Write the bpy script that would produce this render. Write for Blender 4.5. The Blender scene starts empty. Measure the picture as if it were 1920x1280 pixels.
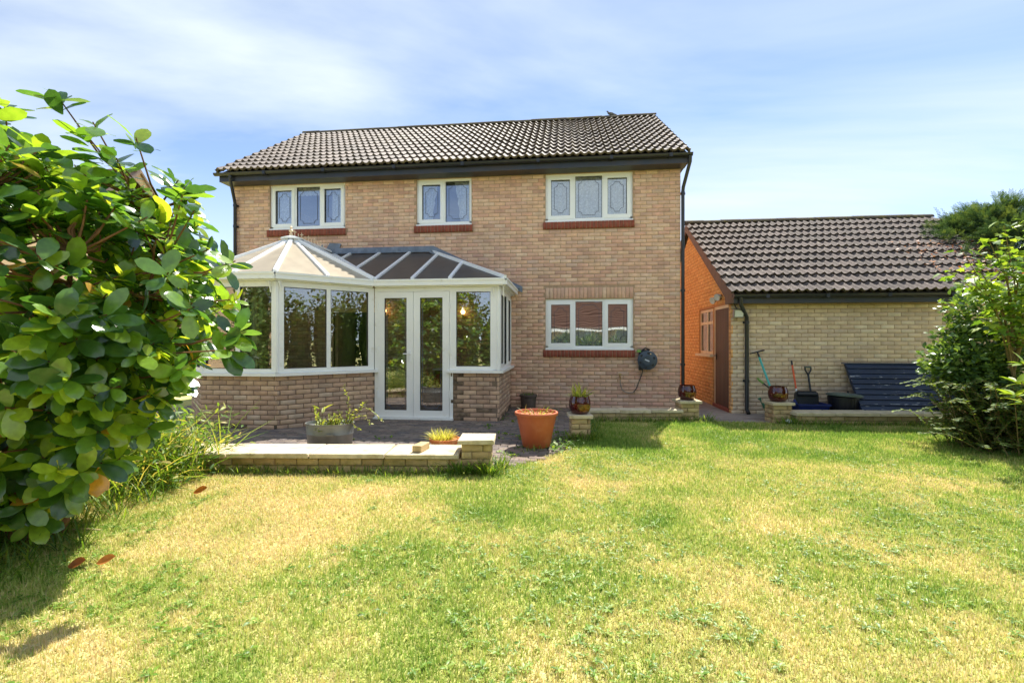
import bpy, math, random
import numpy as np
from mathutils import Matrix, Vector

random.seed(7)
rng = np.random.default_rng(11)
PI = math.pi
R = math.radians
sc = bpy.context.scene
col = sc.collection

# ------------------------------------------------------------------ camera
CAM_H = 1.35
YAW = R(6.4)
cd = bpy.data.cameras.new("camera")
cd.sensor_width = 36.0
cd.lens = 36.0 * 870 / 1920
cd.clip_start = 0.05
cd.clip_end = 3000
cam = bpy.data.objects.new("camera", cd)
col.objects.link(cam)
cam.location = (0, 0, CAM_H)
cam.rotation_euler = (PI / 2, 0, YAW)
sc.camera = cam
FWD = Vector((-math.sin(YAW), math.cos(YAW), 0))
RGT = Vector((math.cos(YAW), math.sin(YAW), 0))

# ------------------------------------------------------------------ world
SUN_EL, SUN_AZ = R(56.5), R(21.1)       # azimuth from +Y towards +X
w = bpy.data.worlds.new("World")
sc.world = w
w.use_nodes = True
nt = w.node_tree
nt.nodes.clear()
N = nt.nodes.new
L = nt.links.new
out = N("ShaderNodeOutputWorld")
bg = N("ShaderNodeBackground")
bg.inputs[1].default_value = 0.15
sky = N("ShaderNodeTexSky")
sky.sky_type = 'NISHITA'
sky.sun_disc = False
sky.sun_elevation = SUN_EL
sky.sun_rotation = SUN_AZ
sky.altitude = 50
sky.air_density = 0.36
sky.dust_density = 0.0
sky.ozone_density = 1.0
tc = N("ShaderNodeTexCoord")
sep = N("ShaderNodeSeparateXYZ")
L(tc.outputs["Generated"], sep.inputs[0])
zz = N("ShaderNodeMath"); zz.operation = 'MAXIMUM'; zz.inputs[1].default_value = 0.0
L(sep.outputs[2], zz.inputs[0])
za = N("ShaderNodeMath"); za.operation = 'ADD'; za.inputs[1].default_value = 0.22
L(zz.outputs[0], za.inputs[0])
dx = N("ShaderNodeMath"); dx.operation = 'DIVIDE'
dy = N("ShaderNodeMath"); dy.operation = 'DIVIDE'
L(sep.outputs[0], dx.inputs[0]); L(za.outputs[0], dx.inputs[1])
L(sep.outputs[1], dy.inputs[0]); L(za.outputs[0], dy.inputs[1])
cmb = N("ShaderNodeCombineXYZ")
L(dx.outputs[0], cmb.inputs[0]); L(dy.outputs[0], cmb.inputs[1])
mp = N("ShaderNodeMapping")
mp.inputs["Rotation"].default_value = (0, 0, R(-35))
mp.inputs["Scale"].default_value = (0.55, 1.5, 1)
mp.inputs["Location"].default_value = (8.9, 4.5, 0)
L(cmb.outputs[0], mp.inputs[0])
ns = N("ShaderNodeTexNoise")
ns.inputs["Scale"].default_value = 0.75
ns.inputs["Detail"].default_value = 8
ns.inputs["Roughness"].default_value = 0.52
ns.inputs["Distortion"].default_value = 0.7
L(mp.outputs[0], ns.inputs[0])
rp = N("ShaderNodeValToRGB")
rp.color_ramp.elements[0].position = 0.40
rp.color_ramp.elements[0].color = (0.12, 0.12, 0.12, 1)
rp.color_ramp.elements[1].position = 0.66
rp.color_ramp.elements[1].color = (0.95, 0.95, 0.95, 1)
L(ns.outputs[0], rp.inputs[0])
mxs = N("ShaderNodeMix"); mxs.data_type = 'RGBA'
hz = N("ShaderNodeMapRange")      # whitish haze thickening towards the horizon, all round
hz.interpolation_type = 'SMOOTHSTEP'
hz.inputs[1].default_value = 0.0; hz.inputs[2].default_value = 0.42
hz.inputs[3].default_value = 0.8; hz.inputs[4].default_value = 0.0
L(zz.outputs[0], hz.inputs[0])
hm = N("ShaderNodeMath"); hm.operation = 'MAXIMUM'
L(rp.outputs[0], hm.inputs[0]); L(hz.outputs[0], hm.inputs[1])
L(hm.outputs[0], mxs.inputs[0])
L(sky.outputs[0], mxs.inputs[6])
mxs.inputs[7].default_value = (2.36, 2.62, 2.7, 1)
L(mxs.outputs[2], bg.inputs[0])
L(bg.outputs[0], out.inputs[0])

# ------------------------------------------------------------------ sun
sd = bpy.data.lights.new("sun", 'SUN')
sd.energy = 3.4
sd.angle = R(0.53)
sd.color = (1.0, 0.95, 0.86)
sun = bpy.data.objects.new("sun", sd)
col.objects.link(sun)
S = Vector((math.sin(SUN_AZ) * math.cos(SUN_EL), math.cos(SUN_AZ) * math.cos(SUN_EL), math.sin(SUN_EL)))
sun.rotation_euler = S.to_track_quat('Z', 'Y').to_euler()
sun.location = (4, 14, 20)

# ------------------------------------------------------------------ exposure and render settings
sc.view_settings.view_transform = 'Standard'
sc.view_settings.look = 'None'
sc.view_settings.gamma = 1
sc.view_settings.exposure = 1.48
sc.view_settings.use_curve_mapping = False
sc.render.engine = 'CYCLES'
sc.cycles.use_denoising = True
sc.cycles.max_bounces = 8
sc.cycles.transparent_max_bounces = 16
sc.cycles.caustics_reflective = False
sc.cycles.caustics_refractive = False
sc.cycles.sample_clamp_indirect = 6

# ================================================================== helpers
def lin(r, g, b):
    f = lambda c: (c / 255 / 12.92) if c <= 10 else ((c / 255 + 0.055) / 1.055) ** 2.4
    return (f(r), f(g), f(b), 1)

def tag(o, label=None, cat=None, group=None, kind=None):
    if label: o["label"] = label
    if cat: o["category"] = cat
    if group: o["group"] = group
    if kind: o["kind"] = kind
    return o

BASES = {}
def empty(name, loc, label=None, cat=None, group=None):
    o = bpy.data.objects.new(name, None)
    o.empty_display_size = 0.2
    o.location = loc
    col.objects.link(o)
    BASES[o.name] = Vector(loc)
    return tag(o, label, cat, group)

def put(o, parent):
    """parent o (given in world coordinates) under parent without moving it"""
    if parent is not None:
        o.parent = parent
        if parent.type == 'EMPTY':
            o.matrix_parent_inverse = Matrix.Translation(-BASES[parent.name])
        else:
            o.matrix_parent_inverse = WORLD.get(parent.name, Matrix()).inverted()
    return o
WORLD = {}

def add_obj(name, me, parent=None, mat=None, M=None):
    o = bpy.data.objects.new(name, me)
    col.objects.link(o)
    if mat is not None and not me.materials:
        me.materials.append(mat)
    put(o, parent)
    if M is not None:
        o.matrix_basis = M
        WORLD[o.name] = M.copy()
    return o

def set_tint(me, vals):
    a = me.attributes.new("tint", 'FLOAT', 'POINT')
    a.data.foreach_set("value", np.asarray(vals, dtype=np.float32))

def mesh_np(name, V, Q, mat, tint=None, smooth=False, parent=None, link=True):
    V = np.asarray(V, dtype=np.float32); Q = np.asarray(Q, dtype=np.int32)
    me = bpy.data.meshes.new(name)
    k = Q.shape[1]
    me.vertices.add(len(V)); me.vertices.foreach_set("co", V.ravel())
    me.loops.add(Q.size); me.loops.foreach_set("vertex_index", Q.ravel())
    me.polygons.add(len(Q))
    me.polygons.foreach_set("loop_start", np.arange(0, Q.size, k, dtype=np.int32))
    if smooth:
        me.polygons.foreach_set("use_smooth", np.ones(len(Q), dtype=bool))
    me.update(calc_edges=True)
    me.materials.append(mat)
    if tint is not None:
        set_tint(me, tint)
    if not link:
        return me
    return add_obj(name, me, parent)

class MB:
    def __init__(s):
        s.v = []; s.f = []; s.t = []
        s.tint = 0.5
    def add(s, vs, fs):
        o = len(s.v)
        s.v += [tuple(p) for p in vs]
        s.t += [s.tint] * len(vs)
        s.f += [tuple(i + o for i in f) for f in fs]
        return s
    def box(s, x0, x1, y0, y1, z0, z1, M=None):
        vs = [(x0, y0, z0), (x1, y0, z0), (x1, y1, z0), (x0, y1, z0), (x0, y0, z1), (x1, y0, z1), (x1, y1, z1), (x0, y1, z1)]
        if M is not None: vs = [M @ Vector(p) for p in vs]
        return s.add(vs, [(0, 3, 2, 1), (4, 5, 6, 7), (0, 1, 5, 4), (1, 2, 6, 5), (2, 3, 7, 6), (3, 0, 4, 7)])
    def cbox(s, x0, x1, y0, y1, z0, z1, c=0.006, M=None, jit=0.0):
        """box with chamfered top and vertical edges"""
        pts = []
        for z, i in ((z0, 0), (z1 - c, 0), (z1, c)):
            ring = [(x0 + i + c, y0 + i), (x1 - i - c, y0 + i), (x1 - i, y0 + i + c), (x1 - i, y1 - i - c), (x1 - i - c, y1 - i), (x0 + i + c, y1 - i), (x0 + i, y1 - i - c), (x0 + i, y0 + i + c)]
            pts += [Vector((a + random.uniform(-jit, jit), b + random.uniform(-jit, jit), z + random.uniform(-jit, jit) * .5)) for a, b in ring]
        if M is not None: pts = [M @ p for p in pts]
        fs = [tuple(range(7, -1, -1)), tuple(range(16, 24))]
        for r in range(2):
            for i in range(8):
                a = r * 8 + i; b = r * 8 + (i + 1) % 8
                fs.append((a, b, b + 8, a + 8))
        return s.add(pts, fs)
    def bar(s, p, q, w, h, up=(0, 0, 1)):
        """square section bar from p to q, w across, h along up"""
        p = Vector(p); q = Vector(q); d = (q - p).normalized(); u = Vector(up)
        a = d.cross(u).normalized(); b = a.cross(d).normalized()
        vs = []
        for e in (p, q):
            for i, j in ((-1, -1), (1, -1), (1, 1), (-1, 1)):
                vs.append(e + a * (i * w / 2) + b * (j * h / 2))
        return s.add(vs, [(0, 1, 2, 3), (7, 6, 5, 4), (0, 4, 5, 1), (1, 5, 6, 2), (2, 6, 7, 3), (3, 7, 4, 0)])
    def tube(s, path, rad, n=8, cap=True):
        path = [Vector(p) for p in path]
        m = len(path)
        rs = rad if isinstance(rad, (list, tuple)) else [rad] * m
        rings = []; prev = None
        for i, p in enumerate(path):
            d = (path[min(i + 1, m - 1)] - path[max(i - 1, 0)])
            if d.length < 1e-9: d = Vector((0, 0, 1))
            d.normalize()
            if prev is None:
                a = d.cross(Vector((0.13, 0.31, 0.94)))
                if a.length < 0.05: a = d.cross(Vector((1, 0, 0)))
            else:
                a = prev - d * prev.dot(d)
            a.normalize(); prev = a; b = d.cross(a)
            rings.append([p + (a * math.cos(2 * PI * k / n) + b * math.sin(2 * PI * k / n)) * rs[i] for k in range(n)])
        vs = [v for r in rings for v in r]; fs = []
        for i in range(m - 1):
            for k in range(n):
                fs.append((i * n + k, i * n + (k + 1) % n, (i + 1) * n + (k + 1) % n, (i + 1) * n + k))
        if cap:
            fs.append(tuple(range(n - 1, -1, -1))); fs.append(tuple((m - 1) * n + k for k in range(n)))
        return s.add(vs, fs)
    def lathe(s, prof, c=(0, 0, 0), n=28, sx=1, sy=1, M=None):
        vs = []; fs = []
        for r, z in prof:
            for k in range(n):
                t = 2 * PI * k / n
                p = Vector((c[0] + r * sx * math.cos(t), c[1] + r * sy * math.sin(t), c[2] + z))
                vs.append(M @ p if M is not None else p)
        for i in range(len(prof) - 1):
            for k in range(n):
                fs.append((i * n + k, i * n + (k + 1) % n, (i + 1) * n + (k + 1) % n, (i + 1) * n + k))
        if prof[0][0] > 1e-6: fs.append(tuple(range(n - 1, -1, -1)))
        if prof[-1][0] > 1e-6: fs.append(tuple((len(prof) - 1) * n + k for k in range(n)))
        return s.add(vs, fs)
    def poly(s, pts, thick=None, up=(0, 0, 1)):
        pts = [Vector(p) for p in pts]
        if thick is None:
            return s.add(pts, [tuple(range(len(pts)))])
        u = Vector(up) * thick; n = len(pts)
        vs = pts + [p - u for p in pts]
        fs = [tuple(range(n)), tuple(range(2 * n - 1, n - 1, -1))]
        for i in range(n):
            j = (i + 1) % n
            fs.append((i, i + n, j + n, j))
        return s.add(vs, fs)
    def sphere(s, c, r, n=10, m=6, sz=1):
        prof = [(max(r * math.sin(PI * i / m), 0.0), -r * sz * math.cos(PI * i / m)) for i in range(m + 1)]
        return s.lathe(prof, c, n)
    def build(s, name, mat, parent=None, smooth=False, M=None):
        me = bpy.data.meshes.new(name)
        me.from_pydata(s.v, [], s.f)
        set_tint(me, s.t)
        if smooth:
            me.polygons.foreach_set("use_smooth", np.ones(len(me.polygons), dtype=bool))
            try: me.set_sharp_from_angle(angle=R(smooth if smooth > 1 else 40))
            except Exception: pass
        me.materials.append(mat)
        me.update()
        return add_obj(name, me, parent, None, M)

def rotz(a):
    return np.array([[math.cos(a), -math.sin(a), 0], [math.sin(a), math.cos(a), 0], [0, 0, 1]])

def m4(M3, p):
    m = Matrix.Identity(4)
    for i in range(3):
        for j in range(3): m[i][j] = float(M3[i][j])
        m[i][3] = float(p[i])
    return m

VARIANTS = {}
def pieces(parent, name, rest_name, base, mat, items, limit=300, K=14, smooth=False, prio=None):
    """items: (pos, 3x3, tint). First `limit` (by prio) become objects sharing meshes, the rest one joined part"""
    V0, Q0 = base
    V0 = np.asarray(V0, dtype=np.float64); Q0 = np.asarray(Q0)
    if prio is not None:
        items = sorted(items, key=prio)
    key = (name, mat.name, len(V0), float(V0.sum()))
    if key not in VARIANTS:
        VARIANTS[key] = [mesh_np(name, V0, Q0, mat, np.full(len(V0), (k + .5) / K), smooth, link=False) for k in range(K)]
    vs = VARIANTS[key]
    made = []
    for pos, M3, t in items[:limit]:
        o = bpy.data.objects.new(name, vs[min(K - 1, max(0, int(t * K)))])
        col.objects.link(o)
        put(o, parent)
        o.matrix_basis = m4(M3, pos)
        made.append(o)
    rest = items[limit:]
    if rest:
        P = np.array([i[0] for i in rest], dtype=np.float64); A = np.array([i[1] for i in rest], dtype=np.float64)
        VV = np.einsum('nij,vj->nvi', A, V0) + P[:, None, :]
        QQ = Q0[None] + (np.arange(len(rest)) * len(V0))[:, None, None]
        T = np.repeat(np.array([i[2] for i in rest]), len(V0))
        o = mesh_np(rest_name, VV.reshape(-1, 3), QQ.reshape(-1, Q0.shape[1]), mat, T, smooth, parent)
        o["kind"] = "stuff"
    return made

def camdist(p):
    return (p[0] ** 2 + p[1] ** 2 + (p[2] - CAM_H) ** 2) ** .5

def pix(p):
    v = Vector(p) - Vector((0, 0, CAM_H)); Z = v.dot(FWD)
    return 960 + 870 * v.dot(RGT) / max(Z, .01), 640 - 870 * v.z / max(Z, .01), Z

# value noise for scattering
_g = rng.random((64, 64))
def vnoise(x, y, s):
    x = np.asarray(x) * s; y = np.asarray(y) * s
    xi = np.floor(x).astype(int); yi = np.floor(y).astype(int)
    fx = x - xi; fy = y - yi
    fx = fx * fx * (3 - 2 * fx); fy = fy * fy * (3 - 2 * fy)
    g = lambda a, b: _g[a % 64, b % 64]
    return (g(xi, yi) * (1 - fx) + g(xi + 1, yi) * fx) * (1 - fy) + (g(xi, yi + 1) * (1 - fx) + g(xi + 1, yi + 1) * fx) * fy
def fbm(x, y, s):
    return (vnoise(x, y, s) + .5 * vnoise(x + 7.3, y + 2.1, s * 2.1) + .25 * vnoise(x - 3.7, y + 9.2, s * 4.3)) / 1.75

# ================================================================== materials
def mat(name, ramp, rough=0.8, nscale=12.0, namt=0.25, bump=0.0, bscale=60.0, metal=0.0, spec=0.5, coat=0.0,
        dirt=None, dscale=3.0, dlo=0.5, dhi=0.7, damt=0.8, tint_noise=0.0, stretch=None, emis=None):
    """ramp: one colour, or a list of colours picked by the piece's own tint. dirt: second colour laid on by noise"""
    m = bpy.data.materials.new(name)
    m.use_nodes = True
    t = m.node_tree
    b = t.nodes["Principled BSDF"]
    n = t.nodes.new; l = t.links.new
    geo = n("ShaderNodeNewGeometry")
    src = geo.outputs["Position"]
    if stretch:
        mpp = n("ShaderNodeMapping"); mpp.inputs["Scale"].default_value = stretch
        l(src, mpp.inputs[0]); src = mpp.outputs[0]
    if isinstance(ramp, list):
        at = n("ShaderNodeAttribute"); at.attribute_name = "tint"
        rr = n("ShaderNodeValToRGB")
        cr = rr.color_ramp
        k = len(ramp)
        while len(cr.elements) < k: cr.elements.new(0.5)
        for i, c in enumerate(ramp):
            cr.elements[i].position = i / (k - 1); cr.elements[i].color = c
        l(at.outputs["Fac"], rr.inputs[0])
        c0 = rr.outputs[0]
    else:
        rg = n("ShaderNodeRGB"); rg.outputs[0].default_value = ramp; c0 = rg.outputs[0]
    nz = n("ShaderNodeTexNoise"); nz.inputs["Scale"].default_value = nscale; nz.inputs["Detail"].default_value = 5
    l(src, nz.inputs[0])
    mr = n("ShaderNodeMapRange")
    mr.inputs[1].default_value = 0.25; mr.inputs[2].default_value = 0.75
    mr.inputs[3].default_value = 1 - namt; mr.inputs[4].default_value = 1 + namt
    l(nz.outputs[0], mr.inputs[0])
    mu = n("ShaderNodeVectorMath"); mu.operation = 'SCALE'
    l(c0, mu.inputs[0]); l(mr.outputs[0], mu.inputs[3])
    c1 = mu.outputs[0]
    if dirt is not None:
        n2 = n("ShaderNodeTexNoise"); n2.inputs["Scale"].default_value = dscale; n2.inputs["Detail"].default_value = 7
        n2.inputs["Roughness"].default_value = 0.65
        l(src, n2.inputs[0])
        r2 = n("ShaderNodeMapRange"); r2.inputs[1].default_value = dlo; r2.inputs[2].default_value = dhi
        r2.inputs[3].default_value = 0; r2.inputs[4].default_value = damt
        l(n2.outputs[0], r2.inputs[0])
        mx = n("ShaderNodeMix"); mx.data_type = 'RGBA'
        l(r2.outputs[0], mx.inputs[0]); l(c1, mx.inputs[6]); mx.inputs[7].default_value = dirt
        c1 = mx.outputs[2]
    l(c1, b.inputs["Base Color"])
    b.inputs["Roughness"].default_value = rough
    b.inputs["Metallic"].default_value = metal
    b.inputs["Specular IOR Level"].default_value = spec
    b.inputs["Coat Weight"].default_value = coat
    b.inputs["Coat Roughness"].default_value = 0.08
    if bump:
        n3 = n("ShaderNodeTexNoise"); n3.inputs["Scale"].default_value = bscale; n3.inputs["Detail"].default_value = 6
        l(src, n3.inputs[0])
        bp = n("ShaderNodeBump"); bp.inputs["Strength"].default_value = bump; bp.inputs["Distance"].default_value = 0.01
        l(n3.outputs[0], bp.inputs["Height"]); l(bp.outputs[0], b.inputs["Normal"])
    if emis:
        b.inputs["Emission Color"].default_value = emis[0]; b.inputs["Emission Strength"].default_value = emis[1]
    return m

def leaf_mat(name, ramp, rough=0.35, trans=0.4, tboost=1.6, spec=0.5, tc=(1.25, 1.1, .45)):
    m = bpy.data.materials.new(name); m.use_nodes = True
    t = m.node_tree; b = t.nodes["Principled BSDF"]; n = t.nodes.new; l = t.links.new
    at = n("ShaderNodeAttribute"); at.attribute_name = "tint"
    rr = n("ShaderNodeValToRGB"); cr = rr.color_ramp
    while len(cr.elements) < len(ramp): cr.elements.new(0.5)
    for i, c in enumerate(ramp):
        cr.elements[i].position = i / (len(ramp) - 1); cr.elements[i].color = c
    l(at.outputs["Fac"], rr.inputs[0])
    geo = n("ShaderNodeNewGeometry")
    nz = n("ShaderNodeTexNoise"); nz.inputs["Scale"].default_value = 30; nz.inputs["Detail"].default_value = 3
    l(geo.outputs["Position"], nz.inputs[0])
    mr = n("ShaderNodeMapRange"); mr.inputs[1].default_value = .25; mr.inputs[2].default_value = .75
    mr.inputs[3].default_value = .8; mr.inputs[4].default_value = 1.2
    l(nz.outputs[0], mr.inputs[0])
    mu = n("ShaderNodeVectorMath"); mu.operation = 'SCALE'
    l(rr.outputs[0], mu.inputs[0]); l(mr.outputs[0], mu.inputs[3])
    l(mu.outputs[0], b.inputs["Base Color"])
    b.inputs["Roughness"].default_value = rough
    b.inputs["Specular IOR Level"].default_value = spec
    if spec >= 1.0:
        b.inputs["Coat Weight"].default_value = .6; b.inputs["Coat Roughness"].default_value = .18
    tr = n("ShaderNodeBsdfTranslucent")
    m2 = n("ShaderNodeVectorMath"); m2.operation = 'MULTIPLY'
    l(mu.outputs[0], m2.inputs[0]); m2.inputs[1].default_value = (tc[0] * tboost, tc[1] * tboost, tc[2] * tboost)
    l(m2.outputs[0], tr.inputs[0])
    ms = n("ShaderNodeMixShader"); ms.inputs[0].default_value = trans
    l(b.outputs[0], ms.inputs[1]); l(tr.outputs[0], ms.inputs[2])
    l(ms.outputs[0], t.nodes["Material Output"].inputs[0])
    return m

def glass_mat(name, tintc=(.82, .86, .84, 1), refl=0.2):
    m = bpy.data.materials.new(name); m.use_nodes = True
    t = m.node_tree; t.nodes.clear(); n = t.nodes.new; l = t.links.new
    o = n("ShaderNodeOutputMaterial")
    tr = n("ShaderNodeBsdfTransparent"); tr.inputs[0].default_value = tintc
    gl = n("ShaderNodeBsdfGlossy"); gl.inputs["Roughness"].default_value = 0.004
    gl.inputs[0].default_value = (.95, .97, 1, 1)
    fr = n("ShaderNodeFresnel"); fr.inputs[0].default_value = 1.5
    ad = n("ShaderNodeMath"); ad.operation = 'ADD'; ad.inputs[1].default_value = refl; ad.use_clamp = True
    l(fr.outputs[0], ad.inputs[0])
    ge = n("ShaderNodeNewGeometry")
    nz = n("ShaderNodeTexNoise"); nz.inputs["Scale"].default_value = 2.2; nz.inputs["Detail"].default_value = 1
    l(ge.outputs["Position"], nz.inputs[0])
    bp = n("ShaderNodeBump"); bp.inputs["Strength"].default_value = .1; bp.inputs["Distance"].default_value = .02
    l(nz.outputs[0], bp.inputs["Height"]); l(bp.outputs[0], gl.inputs["Normal"])
    mx = n("ShaderNodeMixShader")
    l(ad.outputs[0], mx.inputs[0]); l(tr.outputs[0], mx.inputs[1]); l(gl.outputs[0], mx.inputs[2])
    l(mx.outputs[0], o.inputs[0])
    return m

def sheer_mat(name, c, cover=.75, nscale=40):
    m = bpy.data.materials.new(name); m.use_nodes = True
    t = m.node_tree; t.nodes.clear(); n = t.nodes.new; l = t.links.new
    o = n("ShaderNodeOutputMaterial")
    df = n("ShaderNodeBsdfDiffuse"); df.inputs[0].default_value = c
    tl = n("ShaderNodeBsdfTranslucent"); tl.inputs[0].default_value = c
    m1 = n("ShaderNodeMixShader"); m1.inputs[0].default_value = .08
    l(df.outputs[0], m1.inputs[1]); l(tl.outputs[0], m1.inputs[2])
    tr = n("ShaderNodeBsdfTransparent")
    ge = n("ShaderNodeNewGeometry")
    nz = n("ShaderNodeTexNoise"); nz.inputs["Scale"].default_value = nscale; nz.inputs["Detail"].default_value = 3
    l(ge.outputs["Position"], nz.inputs[0])
    mr = n("ShaderNodeMapRange"); mr.inputs[1].default_value = .35; mr.inputs[2].default_value = .65
    mr.inputs[3].default_value = cover - .2; mr.inputs[4].default_value = min(1, cover + .2)
    l(nz.outputs[0], mr.inputs[0])
    mx = n("ShaderNodeMixShader")
    l(mr.outputs[0], mx.inputs[0]); l(tr.outputs[0], mx.inputs[1]); l(m1.outputs[0], mx.inputs[2])
    l(mx.outputs[0], o.inputs[0])
    return m

C = lin
M_BRICK = mat("buff_brick", [C(214, 168, 144), C(220, 181, 153), C(226, 190, 162), C(224, 182, 150), C(216, 174, 150), C(230, 198, 170), C(208, 170, 150), C(222, 174, 150), C(196, 156, 136), C(218, 188, 168)],
              .9, 9, .16, .35, 90, dirt=C(178, 152, 128), dscale=2.2, dlo=.5, dhi=.75, damt=.5)
M_MORTAR = mat("mortar", C(176, 148, 122), .95, 30, .2, .3, 120)
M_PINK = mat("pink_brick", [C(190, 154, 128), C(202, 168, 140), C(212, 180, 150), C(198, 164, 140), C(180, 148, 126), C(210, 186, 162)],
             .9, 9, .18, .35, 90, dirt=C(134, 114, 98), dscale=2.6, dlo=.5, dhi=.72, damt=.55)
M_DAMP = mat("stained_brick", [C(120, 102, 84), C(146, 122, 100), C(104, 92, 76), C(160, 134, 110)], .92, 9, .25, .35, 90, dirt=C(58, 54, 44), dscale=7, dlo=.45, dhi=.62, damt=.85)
M_MORTARD = mat("grey_mortar", C(126, 108, 92), .95, 30, .2, .3, 120)
M_BOUNCE = mat("bounce_tinted_brick", [C(226, 166, 100), C(230, 174, 108), C(236, 180, 114), C(220, 158, 96)], .9, 9, .15, .4, 90)  # warm light bounced off the house wall, painted into the gable brick colour
M_BOUNCEM = mat("bounce_tinted_mortar", C(196, 138, 92), .95, 30, .2)  # same bounced warmth put into the gable's mortar colour
M_GBRICK = mat("sandy_brick", [C(204, 178, 150), C(214, 190, 160), C(222, 200, 170), C(208, 184, 154), C(200, 178, 156), C(226, 208, 180)],
               .9, 9, .14, .3, 90, dirt=C(180, 156, 134), dscale=2, dlo=.5, dhi=.75, damt=.5)
M_RED = mat("red_brick", [C(132, 70, 54), C(146, 78, 60), C(140, 74, 58)], .85, 14, .2, .3, 90)
M_TILE = mat("roof_tile", [C(104, 94, 87), C(116, 105, 97), C(126, 114, 105), C(110, 99, 92), C(97, 88, 82)],
             .72, 16, .2, .5, 140, dirt=C(178, 168, 150), dscale=6, dlo=.56, dhi=.72, damt=.55)
M_TILEG = mat("garage_tile", [C(84, 75, 70), C(95, 85, 79), C(104, 92, 86), C(88, 79, 74)],
              .88, 14, .22, .5, 140, dirt=C(186, 178, 160), dscale=9, dlo=.58, dhi=.72, damt=.6)
M_RIDGE = mat("ridge_tile", C(84, 76, 64), .95, 14, .3, .6, 60, dirt=C(110, 98, 40), dscale=9, dlo=.5, dhi=.65)
M_BLACK = mat("black_gutter", C(38, 40, 46), .32, 6, .25, 0, dirt=C(92, 94, 98), dscale=8, dlo=.64, dhi=.75, damt=.5)
M_FASCIA = mat("navy_fascia", C(44, 50, 62), .45, 5, .2, dirt=C(60, 54, 50), dscale=1.2, dlo=.45, dhi=.65, damt=.8)
M_BARGE = mat("brown_bargeboard", C(112, 82, 66), .6, 8, .2, dirt=C(80, 60, 50), dscale=3)
M_WHITE = mat("white_upvc", C(244, 245, 246), .3, 6, .02)
M_WHITED = mat("weathered_upvc", C(243, 243, 241), .35, 4, .03, dirt=C(196, 188, 156), dscale=7, dlo=.6, dhi=.76, damt=.45)
M_GASKET = mat("black_gasket", C(40, 40, 42), .6, 6, .1)
M_LEADC = mat("lead_came", C(104, 110, 124), .5, 6, .1, metal=.4)
M_FLASH = mat("lead_flashing", C(112, 122, 136), .5, 7, .25, .3, 25, metal=.2, dirt=C(150, 158, 168), dscale=4)
M_POLY = None
M_GLASS = glass_mat("window_glass", (.95, .97, .97, 1), .15)
M_GLASSC = glass_mat("conservatory_glass", (.90, .91, .88, 1), .15)
M_NET = sheer_mat("net_curtain_cloth", (.95, .96, .98, 1), .95, 28)
M_LACE = sheer_mat("lace_cloth", (.95, .96, .97, 1), .75, 45)
M_DARKROOM = mat("room_plaster", C(150, 146, 150), .9, 3, .1)
M_CONCRETE = mat("concrete", C(146, 136, 128), .95, 5, .25, .4, 40, dirt=C(104, 96, 90), dscale=1.5)
M_SETT = mat("paving_block", [C(112, 100, 92), C(128, 114, 104), C(142, 126, 114), C(104, 96, 94), C(136, 116, 104)], .92, 10, .25, .5, 60,
             dirt=C(78, 78, 56), dscale=5, dlo=.52, dhi=.7, damt=.6)
M_JOINT = mat("paving_joint", C(84, 78, 62), .98, 12, .4, .5, 40, dirt=C(70, 84, 38), dscale=4)
M_COPING = mat("coping_stone", [C(206, 190, 160), C(218, 202, 172), C(196, 182, 150)], .92, 10, .15, .5, 50,
               dirt=C(138, 122, 72), dscale=6, dlo=.52, dhi=.72, damt=.6)
M_GSTONE = mat("garden_brick", [C(190, 162, 118), C(206, 180, 132), C(198, 172, 132), C(182, 152, 114), C(210, 186, 140)], .93, 10, .2, .5, 60,
               dirt=C(112, 104, 52), dscale=5, dlo=.5, dhi=.68, damt=.65)
M_GMORT = mat("garden_mortar", C(150, 132, 98), .95, 20, .3, .4, 60, dirt=C(98, 96, 50), dscale=5)
M_TERRA = mat("terracotta_plastic", C(186, 98, 58), .55, 8, .08, dirt=C(206, 136, 96), dscale=5, dlo=.55, dhi=.75, damt=.5)
M_TERRA2 = mat("terracotta_clay", C(190, 112, 66), .85, 8, .2, .3, 60, dirt=C(214, 168, 120), dscale=7)
M_URN = mat("weathered_clay", C(96, 84, 76), .9, 9, .3, .5, 40, dirt=C(74, 72, 52), dscale=5)
M_GLAZE = mat("maroon_glaze", C(70, 16, 18), .12, 9, .25, spec=.6, coat=.6)
M_GOLD = mat("ochre_glaze", C(132, 84, 28), .18, 14, .4, spec=.6, coat=.5, dirt=C(70, 16, 18), dscale=9, dlo=.5, dhi=.62, damt=.9)
M_GALV = mat("galvanised_steel", C(134, 136, 134), .45, 7, .2, .1, 18, metal=.65, dirt=C(96, 90, 76), dscale=3, dlo=.5, dhi=.7, damt=.5)
M_SOIL = mat("soil", C(72, 56, 42), .98, 14, .5, .8, 40, dirt=C(110, 100, 60), dscale=8)
M_NAVY = mat("navy_board", C(34, 48, 74), .55, 9, .3, .25, 50, dirt=C(176, 180, 188), dscale=22, dlo=.62, dhi=.66, damt=.9, stretch=(.22, 1, 1))
M_BLUE = mat("blue_plastic", C(24, 44, 104), .4, 6, .12)
M_PRINT = mat("white_print", C(200, 206, 220), .6, 6, .1)
M_BLACKP = mat("black_plastic", C(30, 34, 42), .38, 6, .15)
M_BIN = mat("bin_plastic", C(26, 28, 36), .5, 6, .15)
M_LID = mat("green_grey_lid", C(86, 98, 92), .5, 6, .15)
M_REEL = mat("reel_plastic", C(62, 74, 88), .45, 8, .12)
M_REELD = mat("reel_dark", C(28, 32, 40), .5, 8, .12)
M_HOSE = mat("grey_hose", C(146, 140, 130), .5, 6, .1)
M_HOSED = mat("dark_hose", C(70, 72, 70), .5, 6, .1)
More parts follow.
